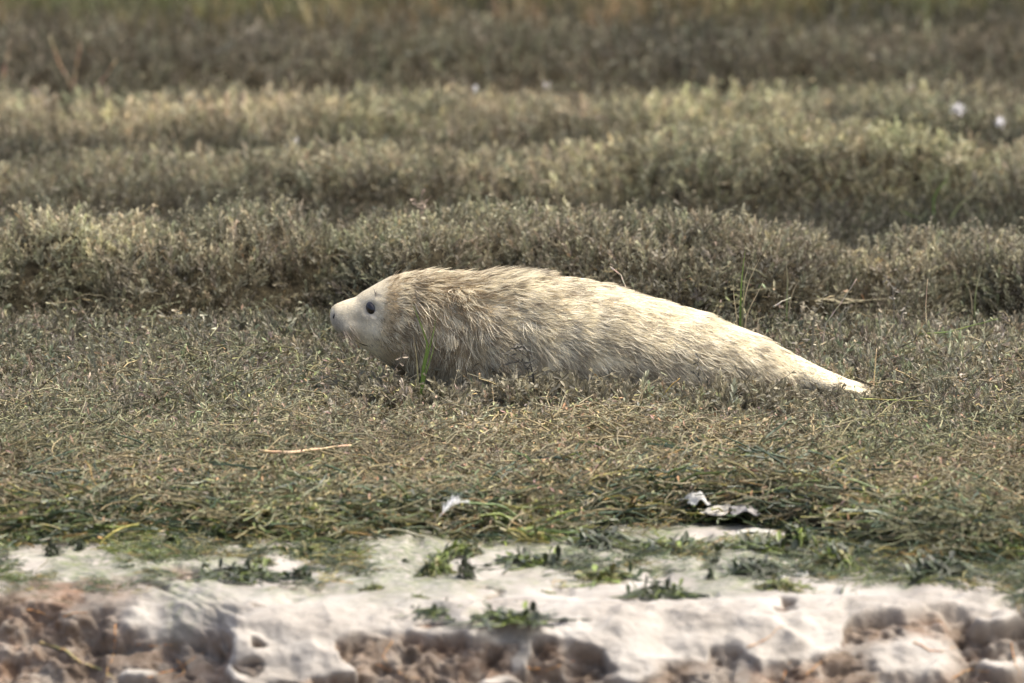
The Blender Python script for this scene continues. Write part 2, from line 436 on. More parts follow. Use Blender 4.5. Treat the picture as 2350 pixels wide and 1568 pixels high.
def twig(L):
    b = MB()
    def br(p, d, l, r, depth):
        pts = [p]; q = p.copy(); dd = d.copy()
        for i in range(4):
            dd = (dd + Vector((rv(-.3, .3), rv(-.3, .3), rv(-.1, .15)))).normalized(); q = q + dd * l / 4; pts.append(q.copy())
        b.tube(pts, [r, r * .9, r * .8, r * .7, r * .5], (.8, .72, .64, 1), k=3)
        if depth:
            for i in range(3):
                br(pts[1 + i], (dd + Vector((rv(-.9, .9), rv(-.9, .9), rv(0, .5)))).normalized(), l * .55, r * .6, depth - 1)
        else:
            for i in range(3):
                b.leaf(pts[2 + min(i, 2)], (dd + Vector((rv(-.6, .6), rv(-.6, .6), rv(-.2, .5)))), Vector((0, 0, 1)), rv(.007, .013), .0032, rv(-.4, .4), .5, (.85, .78, .7), (1.1, 1.0, .85))
    br(Vector((0, 0, 0)), Vector((rv(-.2, .2), rv(-.2, .2), 1)).normalized(), L, .0011, 1)
    return b
def tangle(n, span, rad, zmax, leaves, cols, kinky=.6, tap=.6):
    b = MB()
    for i in range(n):
        a = rv(0, 6.28); l = rv(.5, 1.0) * span; p = Vector((rv(-.4, .4) * span, rv(-.4, .4) * span, rv(0, .4) * zmax))
        d = Vector((math.cos(a), math.sin(a), rv(-.1, .5))); pts = []
        for k in range(6):
            pts.append(p.copy())
            a += rv(-kinky, kinky); d = Vector((math.cos(a), math.sin(a), d.z + rv(-.45, .28)))
            p = p + d * l / 5; p.z = min(max(p.z, -.004), zmax)
        c = random.choice(cols); g = rv(.75, 1.2); c = tuple(g * q for q in c) + (1,)
        r = rad * rv(.6, 1.3)
        b.tube(pts, [r, r, r * .95, r * .9, r * .8, r * tap], c, k=4)
        for j in range(leaves):
            q = random.choice(pts[1:]); dd = Vector((rv(-1, 1), rv(-1, 1), rv(-.1, .6))).normalized()
            cc = tuple(g * rv(.8, 1.25) * q2 for q2 in random.choice(cols))
            b.leaf(q, dd, Vector((0, 0, 1)), rv(.010, .018), rv(.0035, .005), rv(-.3, .3), .4, cc, tuple(1.15 * q2 for q2 in cc))
    return b
def grass(n, L, w):
    b = MB()
    for i in range(n):
        a = rv(0, 6.28); ln = rv(.05, .5); l = L * rv(.55, 1.1); p0 = Vector((rv(-.02, .02), rv(-.02, .02), 0))
        pts = [p0 + Vector((math.cos(a) * ln * l * t * t, math.sin(a) * ln * l * t * t, l * t * (1 - .3 * ln * t))) for t in (0, .25, .5, .75, 1)]
        g = rv(.7, 1.2); straw = random.random() < .4
        c = (g * 1.25, g * 1.05, g * .8) if straw else (g * .95, g, g * .74)
        b.blade(pts, w, c, tuple(1.2 * q for q in c), Vector((math.cos(a + 1.57), math.sin(a + 1.57), 0)))
    return b
def source(b, name, mat):
    return bpy.data.objects.new(name, b.mesh(name, mat))        # kept out of the scene; only its mesh is drawn
def instancer(name, sources):
    nt = bpy.data.node_groups.new(name, 'GeometryNodeTree')
    nt.interface.new_socket("Geometry", in_out='INPUT', socket_type='NodeSocketGeometry')
    nt.interface.new_socket("Geometry", in_out='OUTPUT', socket_type='NodeSocketGeometry')
    N = nt.nodes.new; L = nt.links.new
    gi, go = N("NodeGroupInput"), N("NodeGroupOutput"); jn = N("GeometryNodeJoinGeometry")
    for s in sources:
        oi = N("GeometryNodeObjectInfo"); oi.inputs["Object"].default_value = s; oi.inputs["As Instance"].default_value = False
        g2 = N("GeometryNodeGeometryToInstance"); L(oi.outputs["Geometry"], g2.inputs[0]); L(g2.outputs[0], jn.inputs[0])
    ip = N("GeometryNodeInstanceOnPoints"); ip.inputs["Pick Instance"].default_value = True
    def na(nm, t):
        n = N("GeometryNodeInputNamedAttribute"); n.data_type = t; n.inputs["Name"].default_value = nm; return n.outputs["Attribute"]
    L(gi.outputs[0], ip.inputs["Points"]); L(jn.outputs[0], ip.inputs["Instance"])
    L(na("vid", 'INT'), ip.inputs["Instance Index"])
    er = N("FunctionNodeEulerToRotation"); L(na("rot", 'FLOAT_VECTOR'), er.inputs[0]); L(er.outputs[0], ip.inputs["Rotation"])
    cx = N("ShaderNodeCombineXYZ"); s = na("scl", 'FLOAT')
    for k in range(3): L(s, cx.inputs[k])
    L(cx.outputs[0], ip.inputs["Scale"]); L(ip.outputs[0], go.inputs[0])
    return nt
def cover(name, pts, rot, scl, vid, tint, tree, parent=None):
    me = bpy.data.meshes.new(name); n = len(pts)
    me.vertices.add(n); me.vertices.foreach_set("co", np.asarray(pts, np.float32).ravel())
    for nm, t, key, arr in (("rot", 'FLOAT_VECTOR', "vector", rot), ("scl", 'FLOAT', "value", scl), ("vid", 'INT', "value", vid)):
        a = me.attributes.new(nm, t, 'POINT'); a.data.foreach_set(key, np.asarray(arr, np.int32 if t == 'INT' else np.float32).ravel())
    a = me.attributes.new("tint", 'FLOAT_COLOR', 'POINT')
    a.data.foreach_set("color", np.concatenate([tint, np.ones((n, 1))], 1).astype(np.float32).ravel())
    o = link(bpy.data.objects.new(name, me), parent)
    md = o.modifiers.new("cover", 'NODES'); md.node_group = tree
    return o

UPRIGHT = [source(sprig(rv(.055, .085), random.choice((6, 7, 8)), rv(.016, .023), rv(.0044, .0060), rv(.6, .95), rv(.1, .5)), "upright_sprig", M_LEAF) for _ in range(9)]
SPRAWL = [source(sprig(rv(.06, .10), random.choice((6, 7)), rv(.015, .022), rv(.0038, .0054), rv(.8, 1.2), rv(.8, 1.3), .35, .15, .6), "sprawling_sprig", M_LEAF) for _ in range(7)]
TWIGS = [source(twig(rv(.06, .10)), "bare_twig", M_LEAF) for _ in range(5)]
STRAWS = [source(tangle(9, .13, .0014, .032, 3, [(1, .92, .75), (.9, .86, .74), (.75, .76, .62), (1.15, 1.0, .72)]), "stem_tangle", M_STRAW) for _ in range(7)]
WEEDS = [source(tangle(9, .12, .0022, .026, 1, [(.8, 1, .8), (.7, .85, .75), (1.3, 1.4, .7), (1.6, 1.3, .8)], .7, .8), "weed_tangle", M_WEED) for _ in range(7)]
GRASSES = [source(grass(12, rv(.12, .2), .0045), "grass_tuft_source", M_LEAF) for _ in range(5)]
T_LEAF = instancer("leafy_cover", UPRIGHT + SPRAWL)              # order is undone below: join lists the last first
T_TWIG = instancer("twig_cover", TWIGS)
T_STRAW = instancer("straw_cover", STRAWS)
T_WEED = instancer("weed_cover", WEEDS)
T_GRASS = instancer("grass_cover", GRASSES)
NU, NS = len(UPRIGHT), len(SPRAWL)
UP_IDX = np.arange(NS, NS + NU); SP_IDX = np.arange(0, NS)       # joined in reverse order of linking

def scatter(x0, x1, y0, y1, per_m2):
    n = int((x1 - x0) * (y1 - y0) * per_m2)
    return rng.uniform(x0, x1, n), rng.uniform(y0, y1, n)
def slope(x, y, e=.02):
    return (height(x + e, y) - height(x - e, y)) / (2 * e), (height(x, y + e) - height(x, y - e)) / (2 * e)
def rotations(n, gx_, gy_, lean, jitter):
    # lean the sprig's axis towards the surface normal, with a random turn about it
    ax = np.stack([-gx_ * lean, -gy_ * lean, np.ones(n)], 1) + rng.normal(0, jitter, (n, 3)) * np.array([1, 1, .3])
    ax /= np.linalg.norm(ax, axis=1, keepdims=True)
    spin = rng.uniform(0, 2 * np.pi, n)
    ry_ = np.arctan2(np.hypot(ax[:, 0], ax[:, 1]), ax[:, 2]); rz_ = np.arctan2(ax[:, 1], ax[:, 0])
    out = np.zeros((n, 3))                                   # Rz(rz) Ry(ry) Rz(spin) as XYZ euler
    cz, sz, cy, sy, c2, s2 = np.cos(rz_), np.sin(rz_), np.cos(ry_), np.sin(ry_), np.cos(spin), np.sin(spin)
    m00, m10, m20 = cz * cy * c2 - sz * s2, sz * cy * c2 + cz * s2, -sy * c2
    m21, m22 = sy * s2, cy
    out[:, 0] = np.arctan2(m21, m22); out[:, 1] = np.arcsin(np.clip(-m20, -1, 1)); out[:, 2] = np.arctan2(m10, m00)
    return out
def jitter_tint(base_, n, amt=.22):
    g = np.exp(rng.normal(0, amt, (n, 1)))
    return np.asarray(base_) * g * np.exp(rng.normal(0, .06, (n, 3)))
def in_seal(x, y):
    hw = np.interp(x, [-.40, -.34, -.25, -.12, 0, .2, .35, .5, .6, .74, .75], [0, .03, .08, .12, .15, .155, .14, .11, .06, .05, 0])
    return np.abs(y) < hw - .015

# --- hummock shrubs: every sprig goes to the shrub on whose mound it grows
SHRUBS = [  # row, px from, px to, label
    ('A', -900, 250, 'grey marsh shrub with a pale silvery crest, at the far left behind the seal'),
    ('A', 250, 610, 'dark marsh shrub between the silvery-crested one and the seal pup\'s nose'),
    ('A', 610, 1010, 'brown-tipped marsh shrub rising just behind the seal pup\'s head'),
    ('A', 1010, 1360, 'marsh shrub directly behind the highest part of the seal pup\'s back'),
    ('A', 1360, 1990, 'wide marsh shrub with tan tips behind the seal pup\'s hindquarters'),
    ('A', 1990, 3500, 'low dark marsh shrub beyond the hind flippers, at the right edge'),
    ('B', -900, 680, 'blurred olive marsh shrub behind the silvery-crested one, on the left'),
    ('B', 680, 1420, 'blurred marsh shrub in the second row, above the seal pup\'s shoulders'),
    ('B', 1420, 2150, 'rounded yellow-green marsh shrub with a dark hollow below it'),
    ('B', 2150, 3500, 'grey-brown marsh shrub strewn with white fluff at the right'),
    ('C', -900, 780, 'blurred pale-topped marsh shrub behind which reddish stalks stand'),
    ('C', 780, 1560, 'blurred cream-topped marsh shrub in the third row, centre'),
    ('C', 1560, 3500, 'blurred tan marsh shrub in the third row, rising towards the right edge'),
]
BPX = {}
for i, b_ in enumerate(bumps):
    pxs = ROWS[b_[5]][3]; BPX[i] = None
k = 0
for rname in ROWS:
    for px, py in ROWS[rname][3]: BPX[k] = (rname, px); k += 1
bump_shrub = np.full(len(bumps), -1)
for i in range(len(bumps)):
    for s_, (rw, a, b_, _) in enumerate(SHRUBS):
        if BPX[i][0] == rw and a <= BPX[i][1] < b_: bump_shrub[i] = s_
ROWTINT = {'A': (.142, .136, .094), 'B': (.178, .170, .114), 'C': (.215, .200, .134), 'D': (.158, .150, .106)}

xa, ya = scatter(-2.5, 2.5, .72, 9.6, 5000)
sx_, sy_ = slope(xa, ya)
dens = np.interp(ya, [.7, 3, 6, 9.6], [.80, .52, .34, .26]) * np.sqrt(1 + 2.2 * (sx_ ** 2 + sy_ ** 2))
half = 1.05 * (20 + ya) / 20 + .45
keep = (rng.random(len(xa)) < dens / 1.5 * (1 - .55 * sstep(.8, .9, ya) * sstep(1.25, 1.05, ya) * (height(xa, ya, True)[1] < 0))) & (np.abs(xa) < half)
xa, ya, sx_, sy_ = xa[keep], ya[keep], sx_[keep], sy_[keep]
za, own = height(xa, ya, True)
shr = np.where(own >= 0, bump_shrub[own], -1)
rows = np.where(own >= 0, BROW[own], 'M')
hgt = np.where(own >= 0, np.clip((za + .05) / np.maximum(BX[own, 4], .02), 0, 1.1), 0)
n = len(xa)
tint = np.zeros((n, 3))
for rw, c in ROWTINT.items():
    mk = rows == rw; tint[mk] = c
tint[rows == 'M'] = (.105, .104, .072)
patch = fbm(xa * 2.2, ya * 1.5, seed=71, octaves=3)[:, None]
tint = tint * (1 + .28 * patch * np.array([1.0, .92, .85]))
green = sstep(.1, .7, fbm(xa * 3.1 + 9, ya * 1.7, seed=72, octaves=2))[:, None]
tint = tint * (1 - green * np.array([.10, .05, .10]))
crest = (sstep(.78, 1.04, hgt + .18 * fbm(xa * 7, ya * 5, seed=78, octaves=2)) * (rows != 'D'))[:, None]            # tint turns paler towards the crests, setting the rows apart
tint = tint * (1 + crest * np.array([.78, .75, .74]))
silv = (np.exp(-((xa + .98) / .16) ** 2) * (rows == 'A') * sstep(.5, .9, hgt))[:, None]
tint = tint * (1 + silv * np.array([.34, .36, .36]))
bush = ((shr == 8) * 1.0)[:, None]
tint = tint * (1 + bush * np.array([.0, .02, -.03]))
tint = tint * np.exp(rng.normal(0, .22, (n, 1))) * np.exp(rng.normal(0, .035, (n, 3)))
rot = rotations(n, sx_, sy_, .55, .22)
scl = rng.uniform(.7, 1.2, n) * np.interp(ya, [.7, 4, 9.6], [.85, 1.1, 1.35])
vid = np.where(rng.random(n) < .78, rng.choice(UP_IDX, n), rng.choice(SP_IDX, n))
P = np.stack([xa, ya, za - .004], 1)
is_twig = rng.random(n) < np.where(rows == 'D', .45, np.where(hgt < .55, .42, .10))
for s_, (rw, a, b_, lab) in enumerate(SHRUBS):
    mk = shr == s_
    if not mk.any(): continue
    xs_ = BX[bump_shrub == s_]
    root = empty("marsh_shrub", (float(np.clip(xs_[:, 0].mean(), -1.6, 1.6)), float(xs_[:, 1].mean()), 0))
    tag(root, lab, "shrub", "hummocky shrubs behind the seal")
    off = np.array(root.location)
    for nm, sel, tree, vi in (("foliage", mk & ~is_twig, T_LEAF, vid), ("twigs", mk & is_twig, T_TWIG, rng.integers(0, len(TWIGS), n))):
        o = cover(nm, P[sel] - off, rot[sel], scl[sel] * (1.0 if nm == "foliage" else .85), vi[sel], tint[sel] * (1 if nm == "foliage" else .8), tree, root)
        o["kind"] = "stuff"
mk = (shr < 0)
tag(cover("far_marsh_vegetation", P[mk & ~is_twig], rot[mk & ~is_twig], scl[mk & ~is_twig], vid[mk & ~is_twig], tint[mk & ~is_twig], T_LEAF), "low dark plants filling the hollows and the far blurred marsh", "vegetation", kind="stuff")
tv = rng.integers(0, len(TWIGS), n)
tag(cover("far_marsh_undergrowth", P[mk & is_twig], rot[mk & is_twig], scl[mk & is_twig], tv[mk & is_twig], tint[mk & is_twig] * .8, T_TWIG), "bare grey twigs filling the hollows between the shrubs", "undergrowth", kind="stuff")

# --- far grass at the top of the picture
xg, yg = scatter(-2.9, 2.9, 6.7, 13.5, 300)
keep = rng.random(len(xg)) < sstep(6.6, 7.6, yg + .5 * vnoise(xg * 2, yg * 2, seed=75))
xg, yg = xg[keep], yg[keep]; n = len(xg)
gt = np.array((.165, .150, .092)) * (1 + .5 * fbm(xg * 1.4, yg * .9, seed=76, octaves=2)[:, None] * np.array([.8, .3, .6]))
tag(cover("far_marsh_grass", np.stack([xg, yg, height(xg, yg)], 1), rotations(n, xg * 0, xg * 0, 0, .12), rng.uniform(.7, 1.3, n), rng.integers(0, 5, n), gt * np.exp(rng.normal(0, .2, (n, 1))), T_GRASS),
    "blurred olive grass along the top of the picture", "grass", kind="stuff")

# --- the mat round the seal: leafy at the back, tangled and straw-coloured in front, algae-coated at its edge
xm, ym = scatter(-1.75, 1.75, -2.42, 1.15, 5200)
ed = edge_y(xm) + .05 * fbm(xm * 9, ym * 6, seed=81, octaves=2)
de = ym - ed
zm, own = height(xm, ym, True)
leafy = np.interp(ym, [-1.6, -1.1, -.5, -.1, 1.2], [.12, .38, .72, .80, .80]) * sstep(.05, .3, de)
thin = 1 - .55 * sstep(.25, .75, fbm(xm * 5, ym * 3, seed=84, octaves=2))
keep = (rng.random(len(xm)) < leafy * .82 * thin) & ~in_seal(xm, ym) & ((own < 0) | (ym < .8))
x1, y1, z1 = xm[keep], ym[keep], zm[keep]; n = len(x1)
s1, s2 = slope(x1, y1)
front = sstep(-.2, -1.2, y1)[:, None]
tint = np.array((.202, .196, .138)) * (1 - front) + np.array((.222, .206, .136)) * front
tint = tint * (1 + .22 * fbm(x1 * 3, y1 * 2, seed=82, octaves=3)[:, None])
gpatch = (sstep(0, .6, fbm(x1 * 2.5 + 5, y1 * 1.6, seed=83, octaves=2)) * sstep(-.4, -1.0, y1))[:, None]
tint = tint * (1 - gpatch * np.array([.16, .04, .12]))
tint = tint * np.exp(rng.normal(0, .26, (n, 1))) * np.exp(rng.normal(0, .06, (n, 3)))
right = sstep(.3, .7, x1) * sstep(-.2, .3, y1)
hwx = np.interp(x1, [-.40, -.34, -.25, -.12, 0, .2, .35, .5, .6, .74, .75], [0, .03, .08, .12, .15, .155, .14, .11, .06, .05, 0])
hidden = (y1 < -hwx + .02) & (y1 > -hwx - .16) & (x1 > -.30) & (x1 < .62)
upr = rng.random(n) < (.50 + .3 * right + .4 * hidden) * sstep(-1.5, -.4, y1)
vid = np.where(upr, rng.choice(UP_IDX, n), rng.choice(SP_IDX, n))
tall = np.interp(y1, [-1.6, -.6, .2, 1], [.62, .72, .88, .95]) * (1 + .15 * right)
scl = rng.uniform(.62, 1.12, n) * tall * np.where(hidden, 1.3, 1) * np.where((x1 > .55) & (x1 < .78) & (np.abs(y1 + .12) < .14), .68, 1)
tag(cover("leafy_marsh_undergrowth", np.stack([x1, y1, z1 - .003], 1), rotations(n, s1, s2, .5, .38), scl, vid, tint, T_LEAF),
    "grey-green leafy marsh mat in which the seal pup lies", "undergrowth", kind="stuff")
# taller sprigs leaning against the seal's flank
nb = 1500
xb = rng.uniform(-.33, .76, nb)
hb = np.interp(xb, [-.40, -.34, -.25, -.12, 0, .2, .35, .5, .6, .74, .75], [0, .03, .08, .12, .15, .155, .14, .11, .07, .06, .05])
yb = -hb - .005 - .15 * rng.random(nb) ** 1.3
tb = np.array((.185, .175, .125)) * np.exp(rng.normal(0, .28, (nb, 1)))
sb_ = rng.uniform(.65, 1.15, nb) * (1 + .25 * vnoise(xb * 14, yb * 0, seed=85)) * np.interp(xb, [.5, .62, .76], [1, .8, .45])
tag(cover("flank_undergrowth", np.stack([xb, yb, height(xb, yb) - .003], 1), rotations(nb, xb * 0, xb * 0, 0, .32), sb_, rng.choice(np.concatenate([UP_IDX, SP_IDX]), nb), tb, T_LEAF),
    "leafy sprigs growing up against the seal pup's near flank", "undergrowth", kind="stuff")
keep = (rng.random(len(xm)) < np.interp(ym, [-1.7, -1.0, -.3, .3, 1.1], [.17, .13, .06, .03, .02])) & (de > .04) & ~in_seal(xm, ym) & (rng.random(len(xm)) < np.where((np.abs(ym + .2) < .16) & (np.abs(xm - .2) < .55), .35, 1))
x1, y1, z1 = xm[keep], ym[keep], zm[keep]; n = len(x1)
gp = sstep(-.1, .6, fbm(x1 * 2.5 + 5, y1 * 1.6, seed=83, octaves=2))[:, None]
tint = np.array((.225, .208, .146)) * (1 + .2 * fbm(x1 * 3, y1 * 2, seed=86, octaves=2)[:, None]) * (1 - gp * np.array([.24, .14, .2]))
tint = tint * np.exp(rng.normal(0, .24, (n, 1)))
tag(cover("straw_litter", np.stack([x1, y1, z1 + rng.uniform(-.003, .014, n)], 1), rotations(n, x1 * 0, x1 * 0, 0, .22), rng.uniform(.6, 1.15, n), rng.integers(0, len(STRAWS), n), tint, T_STRAW),
    "tangled tan stems and litter in front of the seal", "litter", kind="stuff")
wd = np.interp(de, [-.08, 0, .06, .3, .6], [.0, .30, .55, .36, 0]) + (1.1 + .5 * sstep(.2, .7, xm)) * sstep(-.75, -.05, de) * (de < 0) * (ym > -2.36) * sstep(-.08, .45, fbm(xm * 6, ym * 4, seed=89, octaves=2))
keep = (rng.random(len(xm)) < wd * .62 * (1 - .5 * sstep(.1, .7, fbm(xm * 6, ym * 3, seed=88, octaves=2)) * (de < .1)))
x1, y1, d1 = xm[keep], ym[keep], de[keep]; n = len(x1)
z1 = np.maximum(zm[keep], np.interp(-y1, [1.3, 1.7, 2.2], [-.050, -.040, -.046]))
yl = sstep(.2, .7, fbm(x1 * 7, y1 * 5, seed=87, octaves=2))[:, None]
tint = np.array((.060, .074, .050)) * (1 - yl) + np.array((.12, .14, .05)) * yl
tan = (rng.random(n) < .22)[:, None]
tint = np.where(tan, np.array((.17, .14, .08)), tint) * np.exp(rng.normal(0, .25, (n, 1)))
tag(cover("algae_covered_weeds", np.stack([x1, y1, z1 + rng.uniform(-.004, .008, n)], 1), rotations(n, x1 * 0, x1 * 0, 0, .2), rng.uniform(.5, 1.1, n) * np.where(d1 < .0, .42, 1), rng.integers(0, len(WEEDS), n), tint, T_WEED),
    "dark green algae-coated tangle along the upper edge of the mud", "algae", kind="stuff")

# ------------------------------------------------------------------ the seal pup
def seal_mat():
    m, nt, N = new_mat("seal_skin"); L = nt.links.new
    out = N("ShaderNodeOutputMaterial"); pb = N("ShaderNodeBsdfPrincipled")
    a = N("ShaderNodeAttribute", attribute_name="coat"); c = a.outputs["Color"]
    mz = N("ShaderNodeAttribute", attribute_name="muzzle")
    tc = N("ShaderNodeTexCoord")
    vo = N("ShaderNodeTexVoronoi"); vo.inputs["Scale"].default_value = 135; vo.inputs["Randomness"].default_value = .7
    L(tc.outputs["Object"], vo.inputs["Vector"])
    mr = N("ShaderNodeMapRange"); mr.inputs[1].default_value = .22; mr.inputs[2].default_value = .36; mr.inputs[3].default_value = 1; mr.inputs[4].default_value = 0
    L(vo.outputs["Distance"], mr.inputs[0])
    mu = N("ShaderNodeMath", operation='MULTIPLY'); L(mr.outputs[0], mu.inputs[0]); L(mz.outputs["Fac"], mu.inputs[1])
    mx = N("ShaderNodeMix", data_type='RGBA'); L(mu.outputs[0], mx.inputs[0]); L(c, mx.inputs[6]); mx.inputs[7].default_value = (.07, .06, .05, 1)
    L(mx.outputs[2], pb.inputs["Base Color"]); pb.inputs["Roughness"].default_value = .75
    pb.inputs["Sheen Weight"].default_value = .05; pb.inputs["Specular IOR Level"].default_value = .2
    no = N("ShaderNodeTexNoise"); no.inputs["Scale"].default_value = 420; L(tc.outputs["Object"], no.inputs["Vector"])
    bp = N("ShaderNodeBump"); bp.inputs["Distance"].default_value = .0012; bp.inputs["Strength"].default_value = .5
    L(no.outputs[0], bp.inputs["Height"]); L(bp.outputs[0], pb.inputs["Normal"])
    L(pb.outputs[0], out.inputs["Surface"])
    return m
def simple_mat(name, c, rough, spec=.5, coat=0):
    m, nt, N = new_mat(name); L = nt.links.new
    out = N("ShaderNodeOutputMaterial"); pb = N("ShaderNodeBsdfPrincipled")
    tc = N("ShaderNodeTexCoord"); no = N("ShaderNodeTexNoise"); no.inputs["Scale"].default_value = 60; L(tc.outputs["Object"], no.inputs["Vector"])
    mr = N("ShaderNodeMapRange"); mr.inputs[3].default_value = .7; mr.inputs[4].default_value = 1.3; L(no.outputs[0], mr.inputs[0])
    ml = N("ShaderNodeVectorMath", operation='MULTIPLY'); ml.inputs[0].default_value = c; L(mr.outputs[0], ml.inputs[1])
    L(ml.outputs[0], pb.inputs["Base Color"]); pb.inputs["Roughness"].default_value = rough
    pb.inputs["Specular IOR Level"].default_value = spec; pb.inputs["Coat Weight"].default_value = coat
    L(pb.outputs[0], out.inputs["Surface"])
    return m

ST = [ # photo px, top py, bottom py, half width (m), depth shift
    (758.5, 714, 733, .009), (762, 705, 746, .017), (770, 699, 757, .024), (784, 693, 769, .030), (800, 687, 777, .034), (820, 677, 791, .040), (842, 665, 804, .047), (866, 651, 817, .056),
    (890, 639, 832, .066), (915, 634, 848, .075), (950, 634, 868, .083), (1000, 638, 892, .092), (1060, 640, 908, .112), (1130, 638, 916, .134), (1220, 636, 920, .146), (1310, 645, 920, .150),
    (1400, 666, 920, .146), (1490, 692, 920, .137), (1580, 717, 918, .124), (1660, 744, 917, .108), (1730, 774, 917, .090), (1790, 806, 917, .070), (1830, 835, 915, .054), (1862, 862, 912, .041), (1890, 881, 908, .028), (1905, 890, 902, .012)]
def loft(bm, rings):
    rv_ = []
    for ring in rings: rv_.append([bm.verts.new(p) for p in ring])
    k = len(rings[0])
    for a, b in zip(rv_[:-1], rv_[1:]):
        for j in range(k): bm.faces.new((a[j], a[(j + 1) % k], b[(j + 1) % k], b[j]))
    bm.faces.new(rv_[0][::-1]); bm.faces.new(rv_[-1])
bm = bmesh.new(); rings = []
pxs = np.concatenate([np.linspace(758.5, 900, 46), np.linspace(905, 1905, 110)])
s_px = np.array([s[0] for s in ST])
def smooth_interp(v):
    g = np.linspace(758.5, 1905, 1200); r = np.interp(g, s_px, v); kk = np.exp(-np.linspace(-2, 2, 25) ** 2); kk /= kk.sum()
    rs = np.convolve(np.pad(r, 12, mode='edge'), kk, mode='valid')
    w = sstep(775, 860, g)
    return lambda p: np.interp(p, g, r * (1 - w) + rs * w)
f_t, f_b, f_w = (smooth_interp([s[k] for s in ST]) for k in (1, 2, 3))
K = 56
for px in pxs:
    x_ = (px - 1175) * PXM; zt = (917 - f_t(px)) * PXM / cs; zb = (917 - f_b(px)) * PXM / cs; w = f_w(px)
    ring = []
    for j in range(K):
        a = 2 * math.pi * j / K; zc, hh = (zt + zb) / 2, (zt - zb) / 2
        ca, sa = math.cos(a), math.sin(a)
        e = 2.25 if px > 950 else 2.0
        yy = math.copysign(abs(ca) ** (2 / e), ca) * w; zz = zc + math.copysign(abs(sa) ** (2 / e), sa) * hh
        if sa < 0 and px > 1050: yy *= 1 + .06 * (-sa)          # belly spreads on the ground
        ring.append((x_, yy, zz))
    rings.append(ring)
loft(bm, rings)
def limb(pts, n=24):
    # pts: (centre, half-height vector length, half-width, axis) lofted along +/-x
    rr = []
    for (c, hh, hw, tilt) in pts:
        ring = []
        for j in range(n):
            a = 2 * math.pi * j / n; y_, z_ = math.cos(a) * hw, math.sin(a) * hh
            ring.append((c[0] + z_ * math.sin(tilt), c[1] + y_, c[2] + z_ * math.cos(tilt)))
        rr.append(ring)
    loft(bm, rr)
for s_ in (-1, 1):                                              # hind flippers, soles together behind
    limb([((.545, .022 * s_, .058), .040, .030, .4), ((.575, .024 * s_, .052), .034, .029, .4), ((.610, .028 * s_, .043), .027, .028, .4), ((.640, .032 * s_, .035), .0205, .028, .35), ((.670, .036 * s_, .028), .016, .031, .3),
          ((.695, .041 * s_, .023), .012, .034, .25), ((.720, .045 * s_, .017), .010, .034, .2), ((.736, .047 * s_, .014), .006, .026, .2)])
    # fore flipper folded back along the flank
    limb([((-.09, .09 * s_, .045), .028, .032, .5), ((-.05, .120 * s_, .020), .026, .026, .6), ((-.01, .138 * s_, .006), .020, .020, .7), ((.04, .142 * s_, .0), .015, .016, .8), ((.085, .145 * s_, -.003), .010, .013, .8), ((.105, .146 * s_, -.004), .006, .008, .8)])
limb([((.60, 0, .050), .018, .020, .3), ((.645, 0, .046), .012, .014, .3), ((.672, 0, .040), .006, .008, .3)])   # tail
bmesh.ops.recalc_face_normals(bm, faces=bm.faces)
sme = bpy.data.meshes.new("body"); bm.to_mesh(sme); bm.free()
tmp = bpy.data.objects.new("body_tmp", sme); col.objects.link(tmp)
md = tmp.modifiers.new("r", 'REMESH'); md.mode = 'VOXEL'; md.voxel_size = .0042; md.use_smooth_shade = True
md2 = tmp.modifiers.new("s", 'SMOOTH'); md2.iterations = 3; md2.factor = .5
dg = bpy.context.evaluated_depsgraph_get()
body_me = bpy.data.meshes.new_from_object(tmp.evaluated_get(dg))
bpy.data.objects.remove(tmp)
body_me.name = "body"
nv = len(body_me.vertices)
co = np.zeros(nv * 3, np.float32); body_me.vertices.foreach_get("co", co); co = co.reshape(-1, 3).astype(float)
no_ = np.zeros(nv * 3, np.float32); body_me.vertices.foreach_get("normal", no_); no_ = no_.reshape(-1, 3).astype(float)
EYE = ((852 - 1175) * PXM, (917 - 704) * PXM / cs)
def fp(px, py): return (px - 1175) * PXM, (917 - py) * PXM / cs
side = np.abs(no_[:, 1])
def gb(px, py, r, ry=None):
    cx, cz = fp(px, py); ry = ry or r
    return np.exp(-((co[:, 0] - cx) / r) ** 2 - ((co[:, 2] - cz) / ry) ** 2)
disp = side * (.0075 * gb(797, 752, .018, .014) - .0055 * gb(851, 704, .014) - .0035 * gb(822, 728, .012) + .005 * gb(872, 760, .020) + .004 * gb(862, 684, .010, .007) + .0028 * gb(845, 722, .012, .006))
disp += -.003 * np.abs(no_[:, 2]) * gb(815, 683, .012) * (no_[:, 2] > 0)
co = co + no_ * disp[:, None]
# shoulder fold and soft bulk of the blubber
fold = np.exp(-((co[:, 0] + .075 + .25 * (co[:, 2] - .12)) / .018) ** 2) * sstep(.23, .16, co[:, 2])
co = co - no_ * (.006 * fold * side)[:, None]
co = co + no_ * (.004 * fbm(co[:, 0] * 9, co[:, 1] * 9, co[:, 2] * 9, seed=91, octaves=2) * sstep(-.22, -.1, co[:, 0]))[:, None]
body_me.vertices.foreach_set("co", co.astype(np.float32).ravel()); body_me.update()
